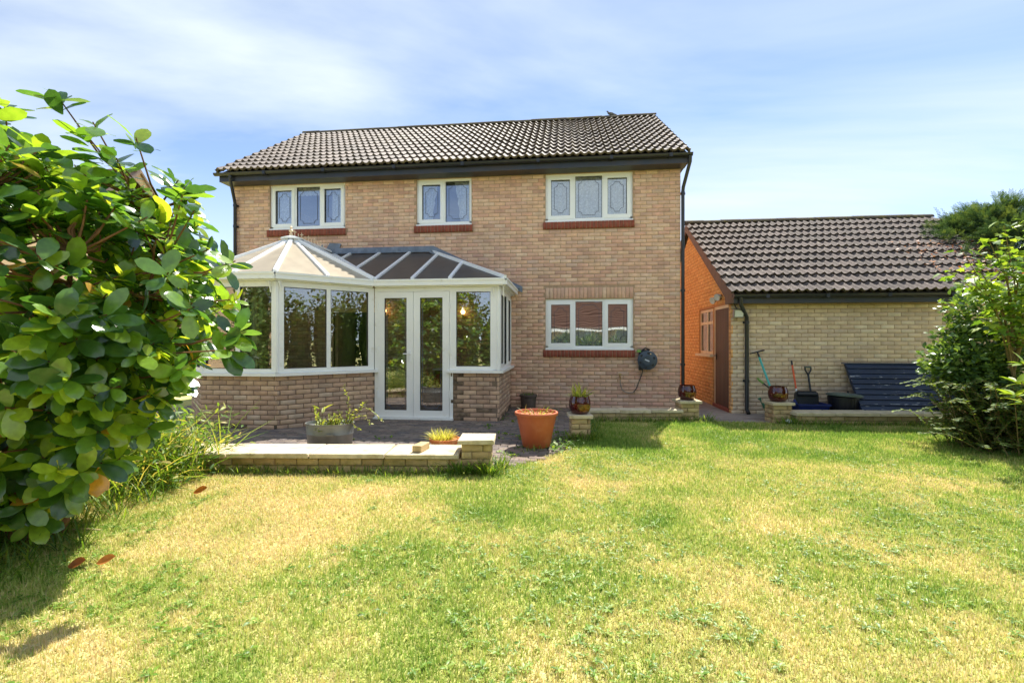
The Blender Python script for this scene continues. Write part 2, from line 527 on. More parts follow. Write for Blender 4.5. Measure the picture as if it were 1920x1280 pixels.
M_BRASS = mat("brass", C(176, 148, 90), .35, 6, .1, metal=.9)
M_TEAL = mat("teal_handle", C(74, 176, 172), .4, 6, .1)
M_REDH = mat("orange_handle", C(218, 92, 54), .4, 6, .1)
M_GREENP = mat("green_plastic", C(70, 122, 96), .45, 6, .12)
M_LIME = mat("lime_plastic", C(112, 150, 70), .45, 6, .12)
M_WOODD = mat("dark_door_plank", C(92, 62, 46), .6, 9, .2, .3, 30, dirt=C(58, 40, 32), dscale=4, stretch=(1, 1, .12))
M_CREAM = mat("cream_paint", C(232, 206, 170), .5, 6, .06)
M_BROWNW = mat("brown_wood", C(112, 66, 44), .5, 8, .2)
M_LAMPG = mat("lamp_glass", C(196, 200, 196), .12, 4, .1, spec=.6)
M_METAL = mat("grey_metal", C(120, 122, 124), .4, 6, .1, metal=.7)
M_BARK = mat("bark", C(134, 94, 60), .9, 20, .35, .6, 50)
M_BARKG = mat("green_stem", C(120, 104, 62), .8, 20, .25)
M_TWIGR = mat("red_twig", C(124, 86, 56), .7, 20, .25)
M_MAG = leaf_mat("magnolia_leaf", [C(52, 86, 48), C(72, 112, 50), C(98, 138, 52), C(122, 158, 54), C(156, 178, 60), C(182, 180, 72), C(190, 142, 70)], .25, .46, 1.9, 1.0)
M_SHRUB = leaf_mat("shrub_leaf", [C(62, 90, 54), C(82, 112, 60), C(106, 136, 66), C(134, 160, 72)], .34, .36, 1.6)
M_SYC = leaf_mat("maple_leaf", [C(80, 116, 46), C(100, 136, 52), C(126, 156, 58), C(150, 170, 70)], .45, .42, 1.5)
M_CONIF = leaf_mat("conifer_needles", [C(42, 66, 48), C(58, 86, 60), C(82, 110, 70), C(114, 132, 68)], .6, .25, 1.4)
M_JUN = leaf_mat("cotoneaster_leaf", [C(62, 86, 48), C(84, 110, 56), C(112, 134, 66), C(148, 160, 84)], .65, .35, 1.5, .3)
M_LONG = leaf_mat("long_grass_blade", [C(70, 104, 40), C(96, 132, 48), C(134, 156, 66), C(190, 178, 112)], .5, .45, 1.5)
M_POTP = leaf_mat("pot_plant_leaf", [C(96, 122, 52), C(130, 150, 62), C(170, 178, 92), C(206, 196, 140)], .5, .45, 1.5)
M_GRASSB = leaf_mat("lawn_blade", [C(118, 150, 64), C(148, 174, 78), C(184, 190, 106), C(212, 200, 140), C(222, 202, 160)], .6, .35, 1.25, .25, (1.05, 1.05, .85))
M_WEED = leaf_mat("weed_leaf", [C(80, 116, 40), C(102, 140, 46), C(126, 156, 58), C(160, 176, 100)], .45, .3, 1.3, .45)
M_FEATH = mat("pigeon_feather", C(92, 94, 100), .8, 12, .2)
M_DEAD = leaf_mat("dead_leaf", [C(150, 84, 40), C(186, 118, 62), C(206, 150, 96)], .5, .3, 1.2)
M_STRAW = mat("dry_stick", C(206, 184, 140), .8, 20, .2)
M_BULB = mat("lamp_bulb", C(255, 200, 130), .5, 4, .05, emis=((1, .62, .25, 1), 3))
M_CABINET = mat("cabinet_wood", C(120, 64, 46), .5, 6, .2)
M_FLOOR = mat("floor_tile", C(150, 128, 110), .6, 5, .15)
M_NROOF = mat("neighbour_red_roof", C(118, 86, 70), .9, 3, .3, 1.0, 14, stretch=(1, 1, 4), dirt=C(80, 60, 50), dscale=3)
M_NROOFG = mat("neighbour_brown_roof", C(122, 104, 90), .9, 6, .2, .8, 14)
M_NWALL = mat("neighbour_wall", C(186, 160, 132), .9, 6, .15)
M_HEDGE = leaf_mat("hedge_leaf", [C(40, 66, 34), C(66, 96, 42), C(98, 124, 54), C(128, 146, 70)], .5, .35, 1.5)

def poly_mat(name, ca, cb, ct):
    m = bpy.data.materials.new(name); m.use_nodes = True
    t = m.node_tree; b = t.nodes["Principled BSDF"]; n = t.nodes.new; l = t.links.new
    ge = n("ShaderNodeNewGeometry")
    nz = n("ShaderNodeTexNoise"); nz.inputs["Scale"].default_value = 5; nz.inputs["Detail"].default_value = 6
    l(ge.outputs["Position"], nz.inputs[0])
    rr = n("ShaderNodeValToRGB")
    rr.color_ramp.elements[0].position = .3; rr.color_ramp.elements[0].color = ca
    rr.color_ramp.elements[1].position = .7; rr.color_ramp.elements[1].color = cb
    l(nz.outputs[0], rr.inputs[0])
    l(rr.outputs[0], b.inputs["Base Color"])
    b.inputs["Roughness"].default_value = .32
    b.inputs["Specular IOR Level"].default_value = .9
    tl = n("ShaderNodeBsdfTranslucent"); tl.inputs[0].default_value = ct
    ms = n("ShaderNodeMixShader"); ms.inputs[0].default_value = .4
    l(b.outputs[0], ms.inputs[1]); l(tl.outputs[0], ms.inputs[2])
    l(ms.outputs[0], t.nodes["Material Output"].inputs[0])
    return m
M_POLY = poly_mat("opal_polycarbonate", C(206, 193, 170), C(226, 213, 188), (.6, .53, .42, 1))
M_POLYSH = poly_mat("shaded_polycarbonate", C(104, 98, 94), C(118, 111, 106), (.2, .17, .14, 1))  # darker copy of the opal sheet, with the house's shade put into its colour

def lawn_mat():
    m = bpy.data.materials.new("lawn_turf"); m.use_nodes = True
    t = m.node_tree; b = t.nodes["Principled BSDF"]; n = t.nodes.new; l = t.links.new
    ge = n("ShaderNodeNewGeometry")
    a = n("ShaderNodeTexNoise"); a.inputs["Scale"].default_value = .9; a.inputs["Detail"].default_value = 8; a.inputs["Roughness"].default_value = .65
    l(ge.outputs["Position"], a.inputs[0])
    rr = n("ShaderNodeValToRGB"); cr = rr.color_ramp
    cr.elements[0].position = .36; cr.elements[0].color = C(150, 164, 80)
    cr.elements[1].position = .66; cr.elements[1].color = C(222, 204, 152)
    e = cr.elements.new(.5); e.color = C(192, 188, 112)
    l(a.outputs[0], rr.inputs[0])
    f = n("ShaderNodeTexNoise"); f.inputs["Scale"].default_value = 70; f.inputs["Detail"].default_value = 4
    l(ge.outputs["Position"], f.inputs[0])
    mr = n("ShaderNodeMapRange"); mr.inputs[1].default_value = .3; mr.inputs[2].default_value = .7; mr.inputs[3].default_value = .6; mr.inputs[4].default_value = 1.25
    l(f.outputs[0], mr.inputs[0])
    mu = n("ShaderNodeVectorMath"); mu.operation = 'SCALE'
    l(rr.outputs[0], mu.inputs[0]); l(mr.outputs[0], mu.inputs[3])
    l(mu.outputs[0], b.inputs["Base Color"])
    b.inputs["Roughness"].default_value = .95
    bp = n("ShaderNodeBump"); bp.inputs["Strength"].default_value = .8; bp.inputs["Distance"].default_value = .02
    l(f.outputs[0], bp.inputs["Height"]); l(bp.outputs[0], b.inputs["Normal"])
    return m
M_LAWN = lawn_mat()

# ================================================================== ground
mb = MB(); mb.poly([(-400, -400, -.004), (400, -400, -.004), (400, 400, -.004), (-400, 400, -.004)])
tag(mb.build("lawn", M_LAWN), kind="structure")
PATIO = [(-7.7, 4.55), (-3.9, 4.62), (-1.1, 4.85), (-.8, 4.75), (-.72, 4.86), (-.28, 5.32), (.02, 5.75), (.12, 6.35), (.42, 6.9), (.44, 8.0), (2.05, 8.2), (2.3, 8.4), (2.3, 9.4), (-7.7, 9.4)]
mb = MB(); mb.poly([(x, y, .006) for x, y in PATIO])
patio = tag(mb.build("patio", M_JOINT), kind="structure")
mb = MB(); mb.poly([(2.302, 8.12, .010), (3.4, 8.05, .010), (8.6, 8.2, .010), (8.6, 9.06, .010), (3.1, 9.06, .010), (3.1, 15.2, .010), (2.302, 15.2, .010)])
tag(mb.build("concrete_path", M_CONCRETE), kind="structure")

def inpoly(x, y, P):
    r = False; j = len(P) - 1
    for i in range(len(P)):
        if (P[i][1] > y) != (P[j][1] > y) and x < (P[j][0] - P[i][0]) * (y - P[i][1]) / (P[j][1] - P[i][1]) + P[i][0]: r = not r
        j = i
    return r
def inpoly_np(x, y, P):
    r = np.zeros(len(x), dtype=bool); j = len(P) - 1
    for i in range(len(P)):
        if P[i][1] != P[j][1]:
            c = ((P[i][1] > y) != (P[j][1] > y)) & (x < (P[j][0] - P[i][0]) * (y - P[i][1]) / (P[j][1] - P[i][1]) + P[i][0])
            r ^= c
        j = i
    return r

# paving blocks 200 x 100
def block_base(lx, ly, h, c=.008):
    V = []
    for z, i in ((-h, 0), (-c, 0), (0, c)):
        V += [(-lx / 2 + i, -ly / 2 + i, z), (lx / 2 - i, -ly / 2 + i, z), (lx / 2 - i, ly / 2 - i, z), (-lx / 2 + i, ly / 2 - i, z)]
    Q = [(8, 9, 10, 11)]
    for r in (0, 4):
        for k in range(4):
            Q.append((r + k, r + (k + 1) % 4, r + 4 + (k + 1) % 4, r + 4 + k))
    return V, Q
items = []
cons_plan = [(-1.1, 9.41), (-1.1, 7.75), (-3.25, 7.75), (-4.345, 6.66), (-5.6, 6.66), (-6.7, 7.75), (-6.7, 9.41)]
for j in range(0, 50):
    y = 4.6 + j * .103
    for i in range(-40, 14):
        x = i * .204 + (.102 if j % 2 else 0)
        if not inpoly(x, y, PATIO) or inpoly(x, y, cons_plan): continue
        if y > 9.34: continue
        M3 = rotz(random.gauss(0, .012))
        items.append(((x, y, .020 + random.gauss(0, .0025)), M3, random.random()))
def patio_vis(it):
    u, v, Z = pix(it[0])
    hidden = (v > 832 and 380 < u < 910) or u < 380 or (u > 1070)
    return (1 if hidden else 0, Z)
pieces(patio, "paving_block", "paving_blocks_far", block_base(.196, .095, .03), M_SETT, items, 300, prio=patio_vis)

# ================================================================== brickwork
BW, BH, CO = .215, .065, .075
def brick_base(c=.004, dep=.03):
    x = .5; V = []
    for y, i in ((0, c), (c, 0), (dep, 0)):
        ix = i / BW
        V += [(-x + ix, y, i), (x - ix, y, i), (x - ix, y, BH - i), (-x + ix, y, BH - i)]
    Q = [(0, 1, 2, 3)]
    for r in (0, 4):
        for k in range(4):
            Q.append((r + k, r + 4 + k, r + 4 + (k + 1) % 4, r + (k + 1) % 4))
    return V, Q
BB = brick_base()
def course(p0, ang, length, z0, z1, holes=(), phase=0.0, zfun=None, bw=BW, prot=.0):
    """running-bond bricks on a wall face; holes = (s0, s1, z0, z1) in wall coordinates. Returns items"""
    d = np.array([math.cos(ang), math.sin(ang)]); nrm = np.array([math.sin(ang), -math.cos(ang)])
    res = []
    k0 = int(round(z0 / CO)); k1 = int(math.floor((z1 + .012) / CO))
    step = bw + .010
    for k in range(k0, k1):
        za = k * CO + .005; zb = za + BH
        hs = sorted((h[0], h[1]) for h in holes if h[2] < zb - .012 and h[3] > za + .012)
        lim0, lim1 = (0, length) if zfun is None else zfun(za, zb)
        s = -step + ((k % 2) * step / 2 + phase) % step
        while s < length:
            a, b = max(s, lim0), min(s + bw, lim1)
            segs = [(a, b)]
            for h0, h1 in hs:
                ns_ = []
                for (a_, b_) in segs:
                    if b_ <= h0 or a_ >= h1: ns_.append((a_, b_)); continue
                    if a_ < h0: ns_.append((a_, h0 - .004))
                    if b_ > h1: ns_.append((h1 + .004, b_))
                segs = ns_
            for a_, b_ in segs:
                if b_ - a_ < .035: continue
                m = (a_ + b_) / 2; lf = b_ - a_
                out_ = prot + random.gauss(0, .0012)
                pos = (p0[0] + d[0] * m + nrm[0] * out_, p0[1] + d[1] * m + nrm[1] * out_, za + random.gauss(0, .0008))
                M3 = rotz(ang + random.gauss(0, .003)) @ np.diag([lf, 1, 1])
                res.append((pos, M3, random.random()))
            s += step
    return res

# ================================================================== house
D = 9.41
HX0, HX1 = -7.185, 2.27
house = empty("house", (-2.45, D, 0), "two-storey buff brick house with grey tiled roof behind the conservatory", "house")
WINS = {"L": (-6.34, -4.628, 3.755, 4.728), "M": (-3.062, -1.896, 3.755, 4.728), "R": (-.371, 1.355, 3.755, 4.728), "G": (-.371, 1.365, 1.18, 2.205)}
DOORWAY = (-4.9, -3.9, 0, 2.0)
# wall core with openings
xs = sorted({HX0, HX1} | {v for w_ in WINS.values() for v in w_[:2]} | set(DOORWAY[:2]))
zs = sorted({0, 4.75} | {v for w_ in WINS.values() for v in w_[2:]} | {2.0})
mb = MB()
for i in range(len(xs) - 1):
    for k in range(len(zs) - 1):
        cx, cz = (xs[i] + xs[i + 1]) / 2, (zs[k] + zs[k + 1]) / 2
        if any(a < cx < b and c < cz < d_ for a, b, c, d_ in list(WINS.values()) + [DOORWAY]): continue
        mb.box(xs[i], xs[i + 1], D + .006, D + .26, zs[k], zs[k + 1])
hwall = mb.build("front_wall", M_MORTAR, house)
holes = []
for w_ in WINS.values():
    holes.append((w_[0] - HX0 - .004, w_[1] - HX0 + .004, w_[2], w_[3] + .03))
    holes.append((w_[0] - HX0 - .05, w_[1] - HX0 + .03, w_[2] - .145, w_[2]))
holes.append((WINS["G"][0] - HX0 - .01, WINS["G"][1] - HX0 + .01, 2.2, 2.44))
holes.append((DOORWAY[0] - HX0, DOORWAY[1] - HX0, 0, 2.0))
its = course((HX0, D), 0, HX1 - HX0, 0, 4.74, holes, .03)
def house_vis(it):
    x, y, z = it[0]
    hid = (-6.75 < x < -1.05 and z < 3.0)
    return (1 if hid else 0, camdist(it[0]))
pieces(hwall, "brick", "brickwork_far", BB, M_BRICK, its, 300, prio=house_vis)
# soldier course over the ground-floor window
its = []
n_s = 23
for i in range(n_s):
    x = WINS["G"][0] + .0 + (i + .5) * (1.736 / n_s)
    M3 = rotz(0) @ np.array([[0, 0, -1.0], [0, 1, 0], [.215, 0, 0]])
    its.append(((x + .0325, D + random.gauss(0, .001), 2.215 + .1075), M3, .35 + random.random() * .6))
pieces(hwall, "soldier_brick", "soldier_bricks", BB, M_BRICK, its, 300)
# side and rear walls, gables, interior
mb = MB()
mb.box(HX0, HX0 + .25, D + .262, 15.4, 0, 4.95)
mb.box(HX1 - .25, HX1, D + .262, 15.4, 0, 4.95)
mb.box(HX0 + .252, HX1 - .252, 15.15, 15.4, 0, 4.95)
for gx in (HX0, HX1 - .25):
    mb.poly([(gx, 9.45, 4.952), (gx, 15.35, 4.952), (gx, 12.4, 6.98)], .25, (-1, 0, 0))
mb.build("rear_wall", M_BRICK, house)
mb = MB()
mb.box(HX0 + .26, HX1 - .26, D + .27, 15.14, 2.42, 2.62)
mb.box(HX0 + .26, HX1 - .26, D + .27, 15.14, 4.76, 4.80)
mb.box(HX0 + .26, HX1 - .26, D + .27, 15.14, .0, .02)
mb.box(HX0 + .26, HX1 - .26, 12.2, 12.3, .03, 2.4)
mb.box(HX0 + .26, HX1 - .26, 12.2, 12.3, 2.63, 4.75)
mb.box(-4.2, -4.1, D + .28, 12.19, 2.63, 4.75)
mb.box(-1.0, -.9, D + .28, 12.19, 2.63, 4.75)
mb.box(-1.0, -.9, D + .28, 12.19, .03, 2.4)
mb.build("interior_wall", M_DARKROOM, house)

# roof: eaves and ridge
EY, EZ, RY, RZ = 9.02, 4.915, 12.4, 7.19
VX0, VX1 = -7.30, 2.36
sl = Vector((0, RY - EY, RZ - EZ)); SLEN = sl.length; SLU = sl.normalized(); SLN = Vector((0, -SLU.z, SLU.y))
mb = MB()
mb.poly([(VX0 + .02, EY + .1, EZ - .0), (VX1 - .02, EY + .1, EZ - .0), (VX1 - .02, RY, RZ - .06), (VX0 + .02, RY, RZ - .06)], .05, (0, 0, 1))
mb.poly([(VX0 + .02, RY, RZ - .06), (VX1 - .02, RY, RZ - .06), (VX1 - .02, 2 * RY - EY, EZ - .04), (VX0 + .02, 2 * RY - EY, EZ - .04)], .05, (0, 0, 1))
roof = mb.build("roof", M_RIDGE, house)
def tile_base(wd=.305, ln=.42, roll=.044, th=.052, nseg=12):
    """double-roll tile; local x across, y up the slope, z out of the roof"""
    V = []; Q = []
    def prof(x):
        t = (x / (wd / 2)) % 1.0
        return roll * (max(0, math.cos((t - .5) * 2 * PI)) ** 1.0 * .78 + .22 * (.5 + .5 * math.cos((t - .5) * 2 * PI)))
    xs_ = [i * wd / nseg for i in range(nseg + 1)]
    for y, dz in ((0.028, -th), (0.0, 0.0), (0.0, 0.0), (ln, -.056)):
        for x in xs_:
            V.append((x - wd / 2, y, prof(x) + dz + .012))
    n1 = nseg + 1
    for r in (0, 2):
        for i in range(nseg):
            a = r * n1 + i
            Q.append((a, a + 1, a + 1 + n1, a + n1))
    return V, Q
def roof_tiles(parent, x0, x1, eave, up, nrm, rows, gauge, mat_, tb, wd=.305, limit=300, prio=None, nm="roof_tile"):
    """lay tiles; frame: X across, up = up-slope unit, nrm = normal"""
    A = np.array([[1, 0, 0], list(up), list(nrm)]).T
    its = []
    n = int(round((x1 - x0) / (wd - .005)))
    st = (x1 - x0) / n
    for r in range(rows):
        for i in range(n):
            p = Vector((x0 + (i + .5) * st, eave[0], eave[1])) + Vector(up) * (r * gauge + random.gauss(0, .003)) + Vector(nrm) * (.028 + random.gauss(0, .0015))
            tw = random.gauss(0, .006)
            M3 = A @ rotz(tw) @ np.diag([1.0, 1, 1])
            its.append((tuple(p), M3, random.random()))
    pieces(parent, nm, "roof_tiles_far", tb, mat_, its, limit, smooth=True, prio=prio)
TB = tile_base()
roof_tiles(roof, VX0, VX1, (EY, EZ + .01), SLU, SLN, 12, .3375, M_TILE, TB, prio=lambda it: camdist(it[0]))
# ridge tiles
mb_its = []
V = []; Q = []
nn = 8
for x in (-.225, .225):
    for k in range(nn + 1):
        a = PI * (k / nn)
        V.append((x, .13 * math.cos(a), .10 * math.sin(a) - .03))
for k in range(nn): Q.append((k, k + 1, nn + 2 + k, nn + 1 + k))
RIDGEB = (V, Q)
its = []
n = 21
for i in range(n):
    its.append(((VX0 + (i + .5) * (VX1 - VX0) / n, RY, RZ + .015 + random.gauss(0, .003)), rotz(0) @ np.diag([1.03, 1, 1]), random.random()))
pieces(roof, "ridge_tile", "ridge_tiles", RIDGEB, M_RIDGE, its, 300, smooth=True)
# verges, fascia, soffit, gutter
mb = MB()
for vx in (VX0 - .001, VX1 - .03):
    mb.poly([(vx, EY + .02, EZ - .02), (vx, EY + .02, EZ + .035), (vx, RY, RZ + .02), (vx, RY, RZ - .05)], .031, (-1, 0, 0))
mb.build("verge", M_RIDGE, house)
mb = MB(); mb.box(-7.275, 2.34, 9.10, 9.122, 4.73, 4.895); mb.build("fascia", M_FASCIA, house)
mb = MB(); mb.box(-7.275, 2.34, 9.124, D - .004, 4.732, 4.745)
for e in (-7.275, 2.318):
    mb.poly([(e, 9.124, 4.7455), (e, D + .3, 4.7455), (e, D + .3, 5.2), (e, 9.124, 4.89)], .022, (-1, 0, 0))
mb.build("soffit", M_FASCIA, house)
def half_gutter(p, q, r=.056):
    p = Vector(p); q = Vector(q); d = (q - p).normalized(); s_ = d.cross(Vector((0, 0, 1)))
    m_ = MB(); vs = []; fs = []
    k = 9
    for e in (p, q):
        for rad in (r, r - .006):
            for i in range(k):
                a = PI * i / (k - 1)
                vs.append(e + s_ * (rad * math.cos(a)) + Vector((0, 0, -rad * math.sin(a))))
    for lay in (0, k):
        for i in range(k - 1):
            fs.append((lay + i, lay + i + 1, 2 * k + lay + i + 1, 2 * k + lay + i))
    for e in (0, 2 * k):
        fs.append(tuple(e + i for i in range(k)))
    for i in (0, k - 1):
        fs.append((i, k + i, 3 * k + i, 2 * k + i))
    m_.add(vs, fs)
    return m_
g_ = half_gutter((-7.335, 9.042, 4.888), (2.40, 9.042, 4.888))
for bx in (-6.2, -4.9, -3.4, -2.0, -.5, .9, 2.0):
    g_.box(bx - .03, bx + .03, 8.982, 9.10, 4.825, 4.893)
g_.build("gutter", M_BLACK, house, 40)
def pipe(pts, r, parent, mat_, clips, name="downpipe"):
    m_ = MB(); m_.tube(pts, r, 10)
    for c_ in clips:
        m_.tube([(c_[0], c_[1], c_[2] - .025), (c_[0], c_[1], c_[2] + .025)], r * 1.2, 10)
        m_.box(c_[0] - .055, c_[0] + .055, c_[1] + r, c_[1] + r + .02, c_[2] - .02, c_[2] + .02)
    return m_.build(name, mat_, parent, 40)
pipe([(-6.98, 9.042, 4.84), (-6.98, 9.05, 4.72), (-7.10, 9.32, 4.42), (-7.11, 9.355, 4.34), (-7.11, 9.355, .05)], .034, house, M_BLACK, [(-7.11, 9.355, z) for z in (4.3, 3.85, 2.2, .6)])
pipe([(2.36, 9.042, 4.84), (2.36, 9.06, 4.74), (2.315, 9.38, 4.36), (2.312, 9.40, 4.28), (2.312, 9.40, .06)], .033, house, M_BLACK, [(2.312, 9.40, z) for z in (4.25, 2.35, .9)])

def notched(x0, x1, z0, z1, ins=.065, r=.075, n=5):
    """rectangle with concave quarter-circle corners"""
    a, b, c, d_ = x0 + ins, x1 - ins, z0 + ins, z1 - ins
    pts = []
    for cx, cz, t0 in ((a, c, 90), (b, c, 180), (b, d_, 270), (a, d_, 0)):
        arc = [(cx + r * math.cos(R(t0 - 90 * i / n)), cz + r * math.sin(R(t0 - 90 * i / n))) for i in range(n + 1)]
        pts += arc
    # order: start at left-bottom corner arc from top to right
    pts.append(pts[0])
    return pts

def upvc_window(parent, name, x0, x1, z0, z1, y, lights, label=None, sash=(), leading=True, rec=.045):
    """lights: list of fractional widths; sash: indices with a raised opening frame"""
    yy = y + rec
    fr = MB(); fw = .052
    fr.box(x0, x0 + fw, yy, yy + .07, z0 + .05, z1 - fw)
    fr.box(x1 - fw, x1, yy, yy + .07, z0 + .05, z1 - fw)
    fr.box(x0, x1, yy, yy + .07, z1 - fw, z1)
    fr.box(x0, x1, yy, yy + .07, z0 + .03, z0 + .08)
    win = fr.build(name, M_WHITE, parent)
    if label: win["label"] = label
    s_ = MB(); s_.box(x0 - .005, x1 + .005, yy - .055, yy + .065, z0 - .001, z0 + .028)
    s_.build("cill", M_WHITE, win)
    tot = sum(lights); xa = x0 + fw
    span = (x1 - x0 - 2 * fw)
    for i, f in enumerate(lights):
        xb = xa + span * f / tot
        if i < len(lights) - 1:
            m_ = MB(); m_.box(xb - .025, xb + .025, yy + .002, yy + .068, z0 + .081, z1 - fw - .001); m_.build("mullion", M_WHITE, win)
        a, b = xa + (.025 if i else 0), xb - (.025 if i < len(lights) - 1 else 0)
        c_, d_ = z0 + .08, z1 - fw
        if i in sash:
            m_ = MB(); sw = .058
            m_.box(a - .012, a + sw, yy - .018, yy + .04, c_ - .012, d_ + .012)
            m_.box(b - sw, b + .012, yy - .018, yy + .04, c_ - .012, d_ + .012)
            m_.box(a + sw, b - sw, yy - .0178, yy + .04, c_ - .012, c_ + sw)
            m_.box(a + sw, b - sw, yy - .0178, yy + .04, d_ - sw, d_ + .012)
            m_.build("sash", M_WHITE, win)
            a += sw; b -= sw; c_ += sw; d_ -= sw
        gk = MB()
        gk.box(a, a + .007, yy + .012, yy + .03, c_, d_); gk.box(b - .007, b, yy + .012, yy + .03, c_, d_)
        gk.box(a + .007, b - .007, yy + .012, yy + .03, c_, c_ + .007); gk.box(a + .007, b - .007, yy + .012, yy + .03, d_ - .007, d_)
        gk.build("gasket", M_GASKET, win)
        p_ = MB(); p_.box(a + .001, b - .001, yy + .030, yy + .034, c_ + .001, d_ - .001)
        pane = p_.build("pane", M_GLASS, win)
        if leading:
            l_ = MB(); l_.tube([(px_, yy + .027, pz_) for px_, pz_ in notched(a, b, c_, d_)], .0050, 5, False)
            l_.build("leading", M_LEADC, pane)
        xa = xb
    return win

def brick_sill(parent, x0, x1, z0, z1, y):
    m_ = MB(); m_.box(x0, x1, y - .030, y + .02, z0 + .008, z1 - .006)
    s_ = m_.build("window_sill", M_MORTAR, parent)
    s_["label"] = "red brick sill"
    n_ = int(round((x1 - x0) / .072))
    its_ = []
    for i in range(n_):
        x = x0 + (i + .5) * (x1 - x0) / n_
        M3 = np.array([[0, 0, -1.0], [0, 1, 0], [z1 - z0, 0, 0]])
        its_.append(((x + .0325, y - .038 + random.gauss(0, .001), (z0 + z1) / 2), M3, random.random()))
    b_ = brick_base(.003, .07)
    pieces(s_, "sill_brick", "sill_bricks", b_, M_RED, its_, 300)
for k, sash, lights in (("L", (0, 2), (1, 1.12, 1)), ("M", (0,), (1, 1)), ("R", (0, 2), (1, 1.12, 1)), ("G", (0, 2), (1, 1.12, 1))):
    x0, x1, z0, z1 = WINS[k]
    upvc_window(house, "window", x0, x1, z0, z1, D, lights, None, sash)
    brick_sill(house, x0 - .05, x1 + .03, z0 - .142, z0 - .004, D)

def curtain(label, x0, x1, z0, z1, y, mat_, amp=.018, per=.09, edge=None, group=None):
    nx = max(10, int((x1 - x0) / .012)); nz = 10
    V = []; Q = []
    for j in range(nz + 1):
        tz = j / nz
        for i in range(nx + 1):
            tx = i / nx
            l0 = x0; l1 = x1
            if edge == 'R': l1 = x0 + (x1 - x0) * (.62 + .38 * tz ** 1.5 + .04 * math.sin(tz * 40))
            if edge == 'L': l0 = x1 - (x1 - x0) * (.62 + .38 * tz ** 1.5 + .04 * math.sin(tz * 40))
            x = l0 + (l1 - l0) * tx
            V.append((x, y + amp * math.sin(tx * (x1 - x0) / per * 2 * PI + .6 * math.sin(tx * 17)), z0 + (z1 - z0) * tz))
    for j in range(nz):
        for i in range(nx):
            a = j * (nx + 1) + i
            Q.append((a, a + 1, a + nx + 2, a + nx + 1))
    o = mesh_np("net_curtain", V, Q, mat_, smooth=True)
    return tag(o, label, "curtain", group)
yc = D + .125
curtain("white lace net curtain across the upper right bedroom window", -.31, 1.29, 3.80, 4.68, yc, M_NET, .02, .11)
curtain("white frilled curtain on the left side of the small middle upstairs window", -2.99, -2.62, 3.80, 4.68, yc, M_NET, .014, .09, 'R')
curtain("white frilled curtain on the right side of the small middle upstairs window", -2.28, -1.96, 3.80, 4.68, yc, M_NET, .014, .09, 'L')
curtain("white curtain at the right end of the upper left window", -4.98, -4.69, 3.80, 4.68, yc, M_NET, .02, .08)
curtain("pale striped curtain at the left end of the upper left window", -6.27, -5.82, 3.80, 4.68, yc, M_NET, .025, .08)
curtain("short white pelmet curtain across the middle of the upper left window", -5.80, -5.0, 4.52, 4.68, yc + .02, M_NET, .015, .1)
curtain("half-height lace cafe curtain in the ground floor window", -.31, 1.30, 1.22, 1.64, yc, M_LACE, .012, .07)

# ================================================================== conservatory
P = [(-1.08, D), (-1.08, 7.70), (-3.25, 7.70), (-4.345, 6.62), (-5.60, 6.62), (-6.70, 7.70), (-6.70, D)]
cons = empty("conservatory", (-4.0, 7.9, 0), "white framed conservatory on low brick walls with pitched polycarbonate roof and double doors", "conservatory")
WZ = .82
def facet(i, j):
    a = Vector((P[i][0], P[i][1], 0)); b = Vector((P[j][0], P[j][1], 0))
    d = (b - a); ln = d.length; d.normalize()
    return a, d, ln
DX0, DX1 = -3.19, -1.93    # door opening along the front
# brick dwarf walls as (start, angle, length); walls run left to right seen from outside
dw = []
def dwarf(p, q):
    p = Vector(p); q = Vector(q); d = q - p
    dw.append((p, math.atan2(d.y, d.x), d.length))
dwarf((P[4][0], P[4][1]), (P[3][0], P[3][1]))
dwarf((P[3][0], P[3][1]), (P[2][0], P[2][1]))
dwarf((DX1, 7.70), (P[1][0], P[1][1]))
dwarf((P[1][0], P[1][1]), (P[0][0], D - .012))
dwarf((P[5][0], P[5][1]), (P[4][0], P[4][1]))
for p, a, ln in dw:
    M = Matrix.Translation((p.x, p.y, 0)) @ Matrix.Rotation(a, 4, 'Z')
    m_ = MB(); m_.box(.002, ln - .002, .006, .12, 0, WZ - .002, M)
    cwall = m_.build("dwarf_wall", M_MORTARD, cons)
    its = course((p.x, p.y), a, ln, 0, WZ, (), random.random() * .2)
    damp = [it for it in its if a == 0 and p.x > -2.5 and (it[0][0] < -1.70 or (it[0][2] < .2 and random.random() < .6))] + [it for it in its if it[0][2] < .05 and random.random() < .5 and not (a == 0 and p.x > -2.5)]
    keep = set(id(it) for it in damp)
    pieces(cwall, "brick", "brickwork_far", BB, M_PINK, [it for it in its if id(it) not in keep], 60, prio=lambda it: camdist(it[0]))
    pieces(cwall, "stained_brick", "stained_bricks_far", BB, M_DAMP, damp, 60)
m_ = MB(); m_.box(-6.696, -6.58, 7.78, D - .01, 0, WZ); m_.build("dwarf_wall", M_MORTARD, cons)
# damp, blackened toothing bricks beside the door are part of the dirt in the material
mb = MB(); mb.poly([(p[0] * .99 - .03, p[1] + (.1 if p[1] < 9 else -.01), .024) for p in P]); mb.build("floor", M_FLOOR, cons)

